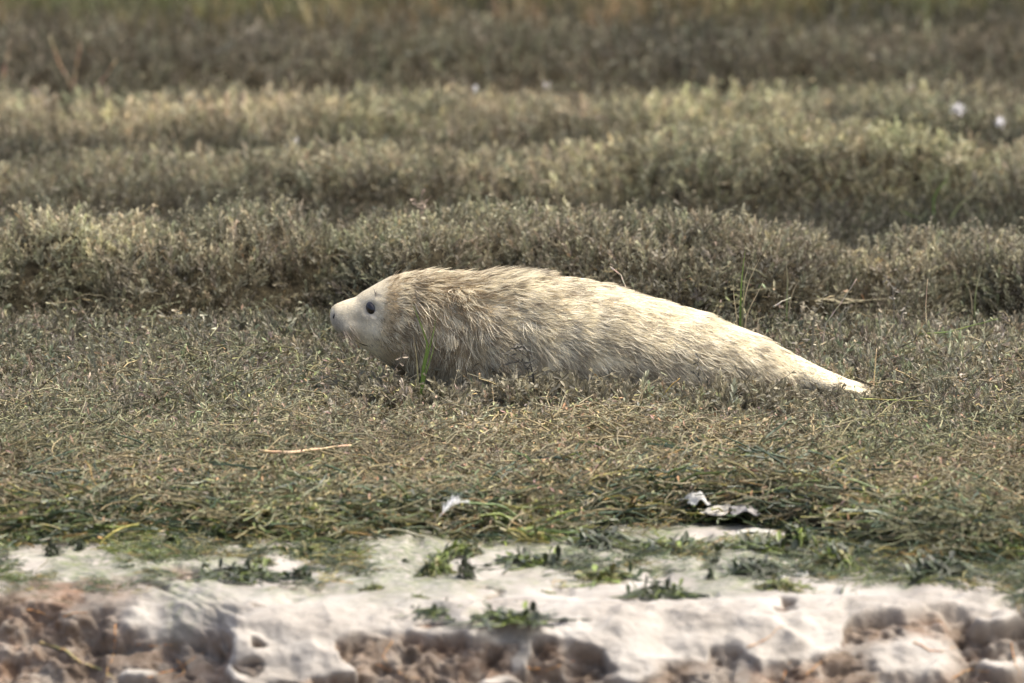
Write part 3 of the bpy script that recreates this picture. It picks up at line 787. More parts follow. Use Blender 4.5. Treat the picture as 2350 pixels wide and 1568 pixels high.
# colours of the coat
cream = np.array((.70, .60, .40)); face = np.array((.78, .71, .54)); grey = np.array((.36, .31, .25))
cc = np.tile(cream, (nv, 1))
fm = sstep(-.215, -.25, co[:, 0])[:, None]; cc = cc * (1 - fm) + face * fm
def paint(mask, c, amt):
    global cc
    m_ = np.clip(mask * amt, 0, 1)[:, None]; cc = cc * (1 - m_) + np.array(c) * m_
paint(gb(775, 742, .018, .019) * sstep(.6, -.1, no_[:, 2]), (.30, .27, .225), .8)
paint(gb(800, 768, .026, .014), (.33, .28, .22), .6)
paint(gb(826, 726, .016, .020), (.40, .35, .25), .55)
paint(gb(834, 692, .012, .010), (.36, .34, .28), .55)
paint(gb(852, 704, .0145, .0180), (.22, .20, .17), .9)
paint(gb(866, 672, .007, .004), (.2, .18, .15), .7)
paint(gb(765, 722, .006, .010), (.30, .27, .24), .6)
ca = body_me.color_attributes.new("coat", 'FLOAT_COLOR', 'POINT')
ca.data.foreach_set("color", np.concatenate([cc, np.ones((nv, 1))], 1).astype(np.float32).ravel())
mzv = np.clip(gb(792, 756, .024, .016) * 1.5 - .35, 0, 1) * sstep(.3, .55, side)
a = body_me.attributes.new("muzzle", 'FLOAT', 'POINT'); a.data.foreach_set("value", mzv.astype(np.float32))
body_me.materials.clear(); body_me.materials.append(seal_mat())
body_me.polygons.foreach_set("use_smooth", [True] * len(body_me.polygons))
seal = empty("seal_pup", (0, 0, 0))
tag(seal, "cream furred seal pup lying on its belly in the marsh, head raised to the left", "seal")
body = link(bpy.data.objects.new("body", body_me), seal)
tris = [tuple(p.vertices) for p in body_me.polygons]
body_bvh = BVHTree.FromPolygons(co.tolist(), tris)
def on_face(px, py, s_):
    x_, z_ = fp(px, py)
    h = body_bvh.ray_cast(Vector((x_, .6 * s_, z_)), Vector((0, -s_, 0)))
    return h[0], h[1]
def ellipsoid(name, c, r, rotm, mat, parent, seg=24):
    b = bmesh.new(); bmesh.ops.create_uvsphere(b, u_segments=seg, v_segments=seg // 2, radius=1)
    bmesh.ops.transform(b, matrix=Matrix.Translation(c) @ rotm.to_4x4() @ Matrix.Diagonal((*r, 1)), verts=b.verts)
    for f in b.faces: f.smooth = True
    me = bpy.data.meshes.new(name); b.to_mesh(me); b.free(); me.materials.append(mat)
    return link(bpy.data.objects.new(name, me), parent)
M_EYE = simple_mat("seal_eye", (.010, .008, .009), .15, .45, .2)
M_LID = simple_mat("seal_eyelid", (.035, .032, .036), .5)
M_DARK = simple_mat("seal_dark_skin", (.02, .017, .015), .6)
for s_ in (-1, 1):
    p, nrm = on_face(852, 704, s_)
    tilt = Matrix.Rotation(R(-22), 3, 'Y')                        # the eye's long axis leans forward at the top
    q = Vector(nrm).to_track_quat('Y', 'Z').to_matrix()
    lid = ellipsoid("eye", p - nrm * .0016, (.0116, .0062, .0164), tilt @ q if s_ > 0 else tilt @ q, M_LID, seal)
    ellipsoid("eyeball", p - nrm * .0014 + Vector((.0003, 0, .0005)), (.0094, .0080, .0134), tilt @ q, M_EYE, lid)
    p, nrm = on_face(767, 722, s_)
    ellipsoid("nostril", p - nrm * .0004, (.0024, .0016, .0062), Matrix.Rotation(R(12), 3, 'Y') @ Vector(nrm).to_track_quat('Y', 'Z').to_matrix(), M_DARK, seal, 12)
    b = MB(); pts = []
    for px, py in ((768, 741), (780, 751), (795, 763), (810, 774), (824, 783), (836, 787), (846, 789)):
        h_, n_ = on_face(px, py, s_); 
        if h_ is not None: pts.append(h_ + n_ * .0003)
    b.tube(pts, [.0004] * (len(pts) - 3) + [.0007, .0015, .0008], [(.20, .17, .14, 1)] * (len(pts) - 3) + [(.1, .08, .07, 1), (.03, .025, .02, 1), (.03, .025, .02, 1)], k=5)
    b.obj("mouth_line", M_STEM, seal)
b = MB()
for s_ in (-1, 1):
    for i in range(16):
        px, py = rv(776, 812), rv(742, 768); h_, n_ = on_face(px, py, s_)
        if h_ is None: continue
        d = Vector((rv(.1, .5), s_ * rv(.5, 1), rv(-.5, -.1))).normalized(); l = rv(.022, .045)
        b.tube([h_, h_ + d * l * .5, h_ + d * l + Vector((.004, 0, -.006))], [.0007, .00055, .0002], (.20, .17, .13, 1), k=3)
    for i in range(5):
        h_, n_ = on_face(rv(862, 872), rv(666, 676), s_)
        if h_ is None: continue
        d = Vector((rv(-.3, .2), s_ * .6, rv(.6, 1))).normalized(); l = rv(.01, .018)
        b.tube([h_, h_ + d * l], [.0005, .0002], (.10, .09, .08, 1), k=3)
b.obj("whiskers", M_STEM, seal)["kind"] = "stuff"

# fur: wet locks over a short cream undercoat
def fur():
    me = body_me; me.calc_loop_triangles()
    nt_ = len(me.loop_triangles); tv = np.zeros(nt_ * 3, np.int32); me.loop_triangles.foreach_get("vertices", tv); tv = tv.reshape(-1, 3)
    nn = np.zeros(nv * 3, np.float32); me.vertices.foreach_get("normal", nn); nn = nn.reshape(-1, 3).astype(float)
    A, B, C = co[tv[:, 0]], co[tv[:, 1]], co[tv[:, 2]]
    area = np.linalg.norm(np.cross(B - A, C - A), axis=1) / 2
    cen = (A + B + C) / 3
    wgt = area * (cen[:, 2] > .012) * np.where(cen[:, 1] > .06, .45, 1) * np.where(cen[:, 0] < -.24, 3.0, 1)
    def sample(n):
        t = rng.choice(nt_, n, p=wgt / wgt.sum()); u, v = rng.random(n), rng.random(n); sw = u + v > 1
        u, v = np.where(sw, 1 - u, u), np.where(sw, 1 - v, v); w = 1 - u - v
        p = A[t] * w[:, None] + B[t] * u[:, None] + C[t] * v[:, None]
        nr = nn[tv[t, 0]] * w[:, None] + nn[tv[t, 1]] * u[:, None] + nn[tv[t, 2]] * v[:, None]
        return p, nr / np.linalg.norm(nr, axis=1, keepdims=True)
    def flow(p, nr):
        x, y, z_ = p.T
        px = x / PXM + 1175
        zt = (917 - f_t(px)) * PXM; zb = (917 - f_b(px)) * PXM
        r = np.clip((z_ - (zt + zb) / 2) / np.maximum((zt - zb) / 2, .01), -1, 1)
        ph = np.interp(r, [-1, -.4, .1, .55, 1], [68, 56, 34, 12, 6])
        ph = ph + 12 * sstep(.25, .55, x)
        neck = sstep(-.24, -.20, x) * sstep(-.03, -.10, x)
        ph = ph * (1 - neck) + neck * np.interp(r, [-1, 0, .6, 1], [92, 80, 60, 25])
        hd = sstep(-.20, -.25, x)
        ph = ph * (1 - hd) + hd * np.interp(r, [-1, -.3, .4, 1], [70, 55, 25, -10])
        sw = fbm(x * 26, y * 20, z_ * 26, seed=101, octaves=2)
        shoulder = sstep(-.2, -.1, x) * sstep(.12, .0, x)
        ph = ph + sw * (16 + 32 * shoulder)
        a = np.radians(ph)
        d = np.stack([np.cos(a), .08 * np.sign(y), -np.sin(a)], 1)
        d = d - nr * (d * nr).sum(1)[:, None]
        return d / np.maximum(np.linalg.norm(d, axis=1, keepdims=True), 1e-6), r
    def lengths(p):
        px = p[:, 0] / PXM + 1175; py = 917 - p[:, 2] / PXM
        line = np.interp(py, [620, 650, 700, 760, 800, 850], [893, 884, 874, 862, 846, 836])   # where the short face hair ends
        return sstep(-16, 22, px - line)
    out_pos, out_rad, out_col, sizes = [], [], [], []
    NP = 6; S = np.linspace(0, 1, NP)
    def emit(roots, nr, d, L, lift, off_fn, rad, colr, tipc):
        n = len(roots); bi = np.cross(nr, d)
        pos = np.zeros((n, NP, 3))
        wav = rng.normal(0, .10, n); wph = rng.uniform(0, 6.28, n)
        for k, s in enumerate(S):
            h = np.sin(lift) * s - .30 * np.sin(lift) * s * s
            lat = wav * (np.sin(wph + s * 3.5) - np.sin(wph))
            pos[:, k] = roots + d * (L * s * np.cos(lift))[:, None] + nr * (L * h)[:, None] + bi * (L * lat)[:, None] + off_fn(s)
        out_pos.append(pos.reshape(-1, 3)); sizes.extend([NP] * n)
        prof = np.array([.9, 1, 1, .85, .55, .12])
        out_rad.append((rad[:, None] * prof[None]).ravel())
        cpt = colr[:, None, :] * (1 - S[None, :, None]) + tipc[:, None, :] * S[None, :, None]
        out_col.append(cpt.reshape(-1, 3))
    CR, WH, GR, YE = np.array((.82, .74, .53)), np.array((.87, .83, .69)), np.array((.235, .198, .140)), np.array((.52, .40, .23))
    # undercoat
    n = 75000
    p, nr = sample(n); d, r = flow(p, nr); lg = lengths(p)
    L = (.0045 + .011 * lg) * rng.uniform(.7, 1.2, n) * (1 - .6 * sstep(.5, .6, p[:, 0]))
    keep_face = (np.hypot((p[:, 0] - EYE[0] + .35 * (p[:, 2] - EYE[1])) / .0118, (p[:, 2] - EYE[1]) / .0160) > 1)
    p, nr, d, L, lg, r = p[keep_face], nr[keep_face], d[keep_face], L[keep_face], lg[keep_face], r[keep_face]; n = len(p)
    yel = (sstep(-.29, -.25, p[:, 0]) * sstep(.06, -.12, p[:, 0]) * .85)[:, None]
    c = CR * (1 - yel) + YE * yel
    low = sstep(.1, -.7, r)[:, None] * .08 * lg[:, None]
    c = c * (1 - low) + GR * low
    # the face takes the skin's own colours
    _, ix = zip(*[(0, body_bvh.find_nearest(Vector(q))[2]) for q in p[lg < .5]]) if (lg < .5).any() else ((), ())
    fc = np.array([cc[tris[i][0]] for i in ix]); c[lg < .5] = fc
    c = c * np.exp(rng.normal(0, .12, (n, 1)))
    emit(p, nr, d, L, np.radians(10 + 10 * lg), lambda s: 0, np.where(lg < .5, .00042, .0007), c, c * 1.05)
    # wet locks
    nl, per = 17000, 6
    p, nr = sample(nl); d, r = flow(p, nr); lg = lengths(p)
    k = lg > .25; p, nr, d, r, lg = p[k], nr[k], d[k], r[k], lg[k]; nl = len(p)
    nape = sstep(-.26, -.2, p[:, 0]) * sstep(.10, -.02, p[:, 0]) * sstep(.55, .95, r)
    L0 = (.012 + .042 * lg) * rng.uniform(.65, 1.25, nl) * (1 - .72 * sstep(.48, .60, p[:, 0])) * (.5 + .5 * sstep(-.285, -.20, p[:, 0]))
    lift0 = np.radians(rng.uniform(2.5, 7, nl) + nape * rng.uniform(0, 20, nl))
    wet = np.clip(.46 + .18 * sstep(.35, -.6, r) - .28 * sstep(.35, .9, r) * sstep(-.02, .15, p[:, 0]) + .25 * sstep(.0, -.1, p[:, 0]) * sstep(-.05, .5, -np.abs(r)) + rng.normal(0, .40, nl)
                  + .24 * fbm((p[:, 0] + .5 * p[:, 2]) * 16, p[:, 1] * 20, (p[:, 2] + .35 * p[:, 0]) * 95, seed=103, octaves=2), 0, 1)[:, None]
    wet = np.clip((wet - .5) * 1.9 + .47 + .3 * sstep(.5, .6, p[:, 0])[:, None], 0, 1)
    neckm = (sstep(-.30, -.25, p[:, 0]) * sstep(.03, -.12, p[:, 0]))[:, None]
    dark = GR * (1 - neckm) + np.array((.175, .125, .068)) * neckm
    base_c = WH * (1 - wet) + (GR * .5 + CR * .5) * wet
    base_c = base_c * (1 - .6 * neckm) + np.array((.58, .46, .275)) * (.6 * neckm)
    tip_c = CR * (1 - wet) + dark * wet
    bi = np.cross(nr, d)
    L0_, lift_ = np.repeat(L0, per) * rng.uniform(.85, 1.08, nl * per), np.repeat(lift0, per) * rng.uniform(.8, 1.2, nl * per)
    o1, o2 = rng.normal(0, .0012, nl * per), rng.normal(0, .0045, nl * per)
    off = np.repeat(bi, per, 0) * o1[:, None] + np.repeat(d, per, 0) * o2[:, None]
    jit = np.exp(rng.normal(0, .10, (nl * per, 1)))
    emit(np.repeat(p, per, 0), np.repeat(nr, per, 0), np.repeat(d, per, 0), L0_, lift_, lambda s: off * (1 - .85 * s ** .7), np.full(nl * per, .00072), np.repeat(base_c, per, 0) * jit, np.repeat(tip_c, per, 0) * jit)
    # loose hairs standing off the nape and back
    n = 700
    p, nr = sample(n * 6); d, r = flow(p, nr); k = (r > .6) & (p[:, 0] > -.25) & (p[:, 0] < .35) & (lengths(p) > .8)
    p, nr, d = p[k][:n], nr[k][:n], d[k][:n]; n = len(p)
    c = np.tile(np.array((.42, .32, .2)), (n, 1)) * np.exp(rng.normal(0, .2, (n, 1)))
    emit(p, nr, d, rng.uniform(.018, .034, n), np.radians(rng.uniform(15, 62, n) * (1 - .6 * sstep(-.02, .2, p[:, 0]))), lambda s: 0, np.full(n, .00042), c, c * .8)
    hc = bpy.data.hair_curves.new("fur")
    hc.add_curves(sizes)
    pos = np.concatenate(out_pos).astype(np.float32)
    hc.attributes["position"].data.foreach_set("vector", pos.ravel())
    ra = hc.attributes.get("radius") or hc.attributes.new("radius", 'FLOAT', 'POINT')
    ra.data.foreach_set("value", np.concatenate(out_rad).astype(np.float32))
    cl = np.concatenate(out_col); ca_ = hc.attributes.new("fur_colour", 'FLOAT_COLOR', 'POINT')
    ca_.data.foreach_set("color", np.concatenate([cl, np.ones((len(cl), 1))], 1).astype(np.float32).ravel())
    m, nt, N = new_mat("seal_fur")
    o_ = N("ShaderNodeOutputMaterial"); pb = N("ShaderNodeBsdfPrincipled"); at_ = N("ShaderNodeAttribute", attribute_name="fur_colour")
    nt.links.new(at_.outputs["Color"], pb.inputs["Base Color"]); pb.inputs["Roughness"].default_value = .45; pb.inputs["Specular IOR Level"].default_value = .4
    tr = N("ShaderNodeBsdfTranslucent"); nt.links.new(at_.outputs["Color"], tr.inputs["Color"])
    ms = N("ShaderNodeMixShader"); ms.inputs[0].default_value = .25
    nt.links.new(pb.outputs[0], ms.inputs[1]); nt.links.new(tr.outputs[0], ms.inputs[2]); nt.links.new(ms.outputs[0], o_.inputs["Surface"])
    hc.materials.append(m)
    return link(bpy.data.objects.new("fur", hc), seal)
fur()
#TAIL
# ------------------------------------------------------------------ single stalks, blades and sprigs
def stalk(name, pts, r, c, label, cat, group=None, mat=M_STEM, k=6):
    p0 = Vector(pts[0]); b = MB(); pts = [Vector(p) - p0 for p in pts]
    fine = []
    for i in range(len(pts) - 1):
        for t in (0, .25, .5, .75): fine.append(pts[i].lerp(pts[i + 1], t) + Vector((rv(-1, 1), rv(-1, 1), rv(-1, 1))) * r * .35)
    fine.append(pts[-1]); n = len(fine)
    b.tube(fine, [r * (1 - .55 * i / (n - 1)) for i in range(n)], [tuple(q * rv(.85, 1.15) for q in c) + (1,) for _ in range(n)], k=k)
    o = b.obj(name, mat, None, True); o.location = p0
    return tag(o, label, cat, group)
def tuft(name, base, blades, label, group=None):
    """base: photo point of the root; blades: list of (list of photo points, width, colour0, colour1)"""
    root = empty(name, base); tag(root, label, "grass", group)
    for pts, w, c0, c1 in blades:
        P_ = [Vector((0, 0, 0))] + [at(px, py, base.y + dy) - base for px, py, dy in pts]
        fine = []
        for i in range(len(P_) - 1):
            for t in (0, .34, .67): fine.append(P_[i].lerp(P_[i + 1], t))
        fine.append(P_[-1])
        for i in range(1, len(fine) - 1): fine[i] = fine[i] * .5 + (fine[i - 1] + fine[i + 1]) * .25
        b = MB(); b.blade(fine, w, c0, c1); b.obj("blade", M_PLANT, root)
    return root
G1, G2 = (.10, .17, .035), (.20, .27, .07)
S1, S2 = (.34, .27, .15), (.52, .44, .28)
def gpt(px, py, Y): p = at(px, py, Y); p.z = float(height(np.array([p.x]), np.array([Y]))[0]); return p
tuft("grass_tuft", gpt(962, 890, -.22), [([(970, 840, -.01), (983, 790, -.02), (962, 735, -.03), (945, 693, -.03)], .0050, G1, G2), ([(972, 850, 0), (985, 800, .0), (996, 760, -.01), (1001, 722, -.01)], .0042, G1, G2),
     ([(958, 850, 0), (955, 810, -.01), (948, 768, -.02)], .0036, (.2, .22, .09), S2), ([(975, 860, 0), (990, 820, 0), (1003, 770, .01)], .003, G1, G2)], "bright green grass tuft in front of the seal pup's neck")
tuft("grass_tuft", gpt(1700, 765, .35), [([(1699, 700, 0), (1702, 640, 0), (1712, 560, .01)], .0048, G1, G2), ([(1704, 700, 0), (1720, 640, 0), (1748, 585, 0)], .0034, S1, S2), ([(1690, 720, 0), (1684, 680, 0), (1682, 640, 0)], .003, S1, S2),
     ([(1712, 720, 0), (1735, 680, 0), (1755, 640, 0)], .003, S1, S2), ([(1706, 690, 0), (1708, 640, 0), (1722, 600, 0)], .003, G1, S2)], "green and straw-coloured grass tuft behind the seal pup's hindquarters")
tuft("grass_tuft", gpt(1805, 730, .8), [([(1806, 680, 0), (1808, 640, 0), (1803, 590, 0)], .0032, G1, S2), ([(1812, 690, 0), (1826, 655, 0), (1838, 640, 0)], .0028, S1, S2)], "thin pair of upright grass blades right of the taller green tuft")
tuft("grass_tuft", gpt(2235, 700, .95), [([(2238, 670, 0), (2246, 640, 0), (2256, 606, 0)], .0034, G1, S2), ([(2230, 680, 0), (2222, 655, 0)], .003, S1, S2)], "thin slanting grass blade rising beside the low dark shrub at right")
tuft("grass_tuft", gpt(2150, 480, 2.9), [([(2140, 450, 0), (2165, 420, 0), (2180, 405, 0)], .005, G1, G2), ([(2120, 500, 0), (2090, 495, 0), (2060, 480, 0)], .005, G1, G2), ([(2200, 470, 0), (2240, 440, 0), (2290, 365, 0)], .005, G1, S2)], "blurred green grass tuft above the low dark shrub at the right")
stalk("grass_stalk", [gpt(1880, 775, .5), at(1895, 742, .5), at(1930, 695, .5), at(1966, 640, .5)], .0016, (.46, .40, .28), "long pale grass stalk slanting up to the right behind the hind flippers", "stalk")
stalk("grass_stalk", [gpt(2004, 905, -.02), at(2006, 868, -.02), at(2012, 800, -.02)], .0018, (.62, .48, .26), "short upright yellow straw just right of the hind flippers", "stalk")
stalk("grass_stalk", [at(1975, 915, -.22), at(2040, 918, -.23), at(2118, 920, -.24)], .0019, (.34, .34, .10), "yellow-green stem lying flat by the tips of the hind flippers", "stalk")
stalk("grass_stalk", [at(1512, 920, -.25), at(1535, 890, -.25), at(1560, 868, -.25)], .0018, (.50, .38, .12), "yellow bent stem leaning against the seal pup's lower flank", "stalk")
stalk("grass_stalk", [at(2105, 768, .55), at(2180, 762, .56), at(2240, 745, .57), at(2290, 732, .57)], .002, (.16, .22, .06), "green stem lying across the mat at the right edge", "stalk")
stalk("grass_stalk", [at(1400, 612, .42), at(1425, 632, .40), at(1437, 664, .36)], .0017, (.42, .35, .24), "pale curved stem sticking up just behind the seal pup's back", "stalk")
stalk("grass_stalk", [at(1775, 705, .42), at(1795, 692, .42), at(1815, 683, .42)], .0022, (.52, .46, .34), "short thick pale stem behind the seal pup's rump", "stalk")
stalk("grass_stalk", [at(2125, 745, .3), at(2124, 700, .3), at(2129, 640, .3)], .0013, (.5, .42, .26), "thin upright pink-tan stem right of the hind flippers", "stalk")
stalk("driftwood_stick", [on_marsh(598, 1036, .056), on_marsh(660, 1040, .06), on_marsh(720, 1032, .06), on_marsh(806, 1022, .056)], .0036, (.56, .41, .24), "pale orange stick lying on the mat in front of the seal", "stick")
stalk("driftwood_stick", [on_marsh(455, 1026, .035), on_marsh(520, 1028, .035), on_marsh(585, 1034, .035)], .0018, (.40, .31, .19), "thin dull stick just left of the pale orange one", "stick")
stalk("driftwood_stick", [on_marsh(1672, 1072, .03), on_marsh(1715, 1078, .03), on_marsh(1752, 1082, .03)], .0030, (.34, .20, .12), "reddish stick half buried near the white scrap", "stick")
stalk("driftwood_stick", [on_marsh(2020, 1196, .02), on_marsh(2090, 1186, .02), on_marsh(2170, 1176, .02)], .0028, (.46, .28, .15), "orange-brown stick lying in the dark green weed at lower right", "stick")
stalk("driftwood_stick", [on_marsh(2275, 1110, .035), on_marsh(2310, 1124, .04), on_marsh(2350, 1142, .035)], .0034, (.50, .36, .19), "kinked orange stick at the right edge above the green weed", "stick")
for pts, lab in (([(5, 185), (14, 140), (20, 95)], "reddish stalk nearest the left edge among the far stalks"), ([(165, 205), (138, 150), (112, 80)], "reddish far stalk leaning left"), ([(165, 215), (172, 160), (185, 100)], "upright tan far stalk, beside the one leaning left"), ([(190, 250), (228, 195), (268, 138)], "reddish far stalk leaning right")):
    stalk("reed_stalk", [at(px, py, 5.2) for px, py in pts], .0048, (.30, .21, .125), lab, "stalk", "tall stalks at upper left")
def branch(name, base, tips, c, label):
    root = empty(name, base); tag(root, label, "sprig")
    b = MB(); lf = MB()
    for pts in tips:
        P_ = [Vector((0, 0, 0))] + [at(px, py, base.y - .01) - base for px, py in pts]
        b.tube(P_, [.0012] * (len(P_) - 1) + [.0006], c + (1,), k=4)
        for i in range(1, len(P_)):
            for q in range(3):
                t = rv(0, 1); d = Vector((rv(-1, .6), rv(-.5, .3), rv(-.4, .7))).normalized(); g = rv(.7, 1.4); cc_ = tuple(g * 1.2 * v for v in c)
                lf.leaf(P_[i - 1].lerp(P_[i], t), d, Vector((0, -1, .3)), rv(.010, .017), rv(.0034, .005), rv(-.3, .3), .4, cc_, tuple(1.3 * v for v in cc_))
    b.obj("stem", M_STEM, root); lf.obj("leaves", M_PLANT, root)["kind"] = "stuff"
branch("marsh_sprig", gpt(1235, 905, -.24), [[(1225, 860), (1215, 825), (1195, 805), (1178, 795)], [(1210, 845), (1190, 830), (1160, 835)], [(1222, 850), (1205, 840), (1170, 815), (1150, 808)], [(1215, 815), (1203, 795), (1188, 790)]], (.075, .070, .055), "dark curled sprig standing in front of the middle of the seal pup's flank")
branch("marsh_sprig", gpt(1620, 925, -.22), [[(1610, 880), (1590, 850)], [(1625, 870), (1600, 835), (1608, 815)]], (.09, .085, .065), "small dark sprig before the seal pup's thigh")
branch("marsh_sprig", gpt(900, 900, -.2), [[(905, 850), (925, 815), (930, 790)], [(890, 860), (920, 850)]], (.17, .14, .10), "brown sprig with reddish leaf below the seal pup's cheek")
branch("marsh_sprig", gpt(470, 800, .6), [[(470, 760), (468, 720)], [(460, 770), (440, 725)], [(480, 765), (490, 730)]], (.26, .25, .18), "pale upright sprig at the back of the mat left of the seal pup's nose")
branch("marsh_sprig", gpt(205, 770, .8), [[(210, 740), (205, 730)], [(212, 745), (225, 735)]], (.36, .34, .26), "short sprig with round pale leaf at the left of the mat")
branch("marsh_sprig", gpt(965, 520, 1.45), [[(966, 470), (970, 435)], [(960, 480), (950, 455)], [(972, 470), (990, 450)]], (.30, .23, .17), "pinkish sprig rising above the brown-tipped shrub behind the head")
branch("marsh_sprig", gpt(1860, 790, .35), [[(1868, 720), (1885, 700), (1892, 672)], [(1870, 730), (1850, 700)], [(1868, 735), (1895, 712)]], (.22, .20, .14), "knobbly brown sprig behind the hind flippers, below the long pale stalk")
branch("marsh_sprig", gpt(2050, 760, .6), [[(2052, 700), (2048, 660), (2028, 630)], [(2070, 720), (2085, 690)]], (.20, .18, .14), "tall bare sprig with hooked tip to the right of the seal pup")

# ------------------------------------------------------------------ seaweed on the mud
def weed_mesh(name, w, h, n, cols, seed, r=.0013):
    random.seed(seed); b = MB(); n = int(n * 2.2)
    for i in range(n):
        a = rv(0, 6.28); rr = math.sqrt(random.random()) * w * .75; p = Vector((math.cos(a) * rr, math.sin(a) * rr, 0))
        p.z = h * max(0, 1 - (rr / w) ** 2) * rv(.15, 1); a2 = rv(0, 6.28); pts = []; l = rv(.5, 1.1) * w
        for k in range(6):
            pts.append(p.copy()); a2 += rv(-.8, .8); p = p + Vector((math.cos(a2), math.sin(a2), rv(-.5, .35) * h / w)) * l / 4
            p.z = min(max(p.z, .0005), h * max(.1, 1.15 - (math.hypot(p.x, p.y) / w) ** 2))
        c = random.choice(cols); g = rv(.6, 1.35); q = r * rv(.6, 1.3)
        b.tube(pts, [q * .6, q, q * 1.15, q * .9, q, q * .4], tuple(g * v for v in c) + (1,), k=5)
        if random.random() < .5:
            b.leaf(pts[2], Vector((rv(-1, 1), rv(-1, 1), rv(0, .8))), Vector((0, 0, 1)), rv(.01, .02), rv(.004, .008), rv(-.4, .4), .4, tuple(g * v for v in c), tuple(1.3 * g * v for v in c))
    return b.mesh(name, M_SEAWEED, True)
DG, LG, YG, BG = (.050, .066, .030), (.14, .18, .04), (.16, .15, .06), (.062, .068, .042)
WM = {'lump': weed_mesh("seaweed_clump", .030, .020, 40, [DG, DG, BG], 1), 'tall': weed_mesh("seaweed_clump", .020, .036, 40, [DG, DG, LG], 2), 'lime': weed_mesh("seaweed_clump", .028, .022, 36, [LG, DG, LG, YG], 3),
      'flat': weed_mesh("seaweed_clump", .045, .008, 44, [DG, BG, LG], 4), 'yellow': weed_mesh("seaweed_clump", .032, .016, 34, [YG, YG, LG, DG], 5), 'knob': weed_mesh("seaweed_clump", .014, .017, 22, [DG, BG], 6),
      'finger': weed_mesh("seaweed_clump", .009, .034, 18, [DG, BG], 7)}
random.seed(77)
CL = [('lump', 1385, 1252, 1.5, .75, "dark green seaweed lump shaped like a short log, by the upper mud edge"), ('tall', 1840, 1262, 1.15, 1, "tall dark green seaweed tuft standing on the green-stained mud"),
      ('lime', 1062, 1276, 1.1, 1, "seaweed clump with a lime-green heart in the middle of the mud's upper part"), ('lime', 1000, 1318, .9, 1.3, "upright lime-green seaweed clump beside the dark finger of weed"), ('finger', 1070, 1326, 1.1, 1, "thin dark finger of seaweed beside the lime-green clump"),
      ('knob', 685, 1328, 1.3, .8, "dark green knob of seaweed alone on the bright mud"), ('tall', 395, 1254, .75, .8, "left one of two pointed dark seaweed tufts at the mud's upper left"), ('tall', 502, 1248, .75, 1, "right one of two pointed dark seaweed tufts at the mud's upper left"),
      ('flat', 1220, 1292, 1.3, 1, "long low seaweed strand trailing right of the lime-green clumps"), ('yellow', 1395, 1332, 1.6, .6, "arched yellow-green seaweed heap in the middle of the bright mud"), ('flat', 1520, 1364, 1.0, 1.3, "low dark seaweed heap below and right of the arched yellow-green one"),
      ('lump', 1735, 1316, 1.4, .8, "ragged dark seaweed heap left of the small white scrap"), ('yellow', 1790, 1350, 1.0, .9, "yellowish seaweed tangle just below the small white scrap"), ('lime', 1915, 1310, 1.2, 1.2, "green seaweed tuft just right of the small white scrap"), ('lump', 1960, 1284, 1.4, .8, "dark seaweed pile right of the tall standing tuft"),
      ('lump', 2160, 1318, 1.5, .9, "dark seaweed mound with a few yellow shoots at the mud's right"), ('knob', 2110, 1338, .8, 1.2, "small dark knob of seaweed below the mound at the mud's right"), ('flat', 1560, 1262, 1.6, .8, "thin film of seaweed right of the log-shaped lump"), ('flat', 1160, 1418, 1.4, .8, "flat green seaweed patch at the lip of the bank"),
      ('flat', 1010, 1405, 1.0, .9, "thin green strands at the lip left of the flat patch"), ('finger', 120, 1275, .9, .9, "slender dark weed stump at the mud's far left"), ('finger', 185, 1262, .8, .6, "short brown weed stump beside the slender one at left"), ('flat', 560, 1320, 1.3, .9, "thin greenish weed film on the mud at left"),
      ('yellow', 700, 1275, 1.1, .9, "yellow-green weed tangle at the mud's upper edge, left of centre"), ('flat', 1750, 1262, 1.4, 1, "spread of dark weed strands left of the tall standing tuft"), ('yellow', 600, 1290, .6, .8, "tiny yellow-green weed tuft left of the yellow-green tangle")]
SMALL = [(575, 1328), (820, 1318), (860, 1352), (770, 1290), (930, 1290), (1120, 1300), (1300, 1300), (1460, 1290), (1480, 1310), (1640, 1290), (1630, 1330), (2020, 1300), (2060, 1330), (2240, 1290), (2300, 1310), (470, 1300), (300, 1300), (960, 1370), (1250, 1360), (640, 1262), (250, 1258)]
def put_weed(kind, px, py, s_, zs, label, group=None):
    o = bpy.data.objects.new("seaweed_clump", WM[kind]); col.objects.link(o)
    s_ *= 1.3; o.location = on_bank(px, py, -.002); o.scale = (s_, s_, s_ * zs); o.rotation_euler = (0, 0, rv(0, 6.28)) if kind != 'lump' else (0, 0, rv(-.2, .2))
    tag(o, label, "seaweed", group)
for a in CL: put_weed(*a, "seaweed stranded on the mud")
for i, (px, py) in enumerate(SMALL): put_weed(random.choice(['knob', 'yellow', 'finger', 'flat']), px, py, rv(.3, .55), rv(.7, 1.1), "tiny scrap of green weed stuck to the pale mud", "tiny weed scraps on the mud")

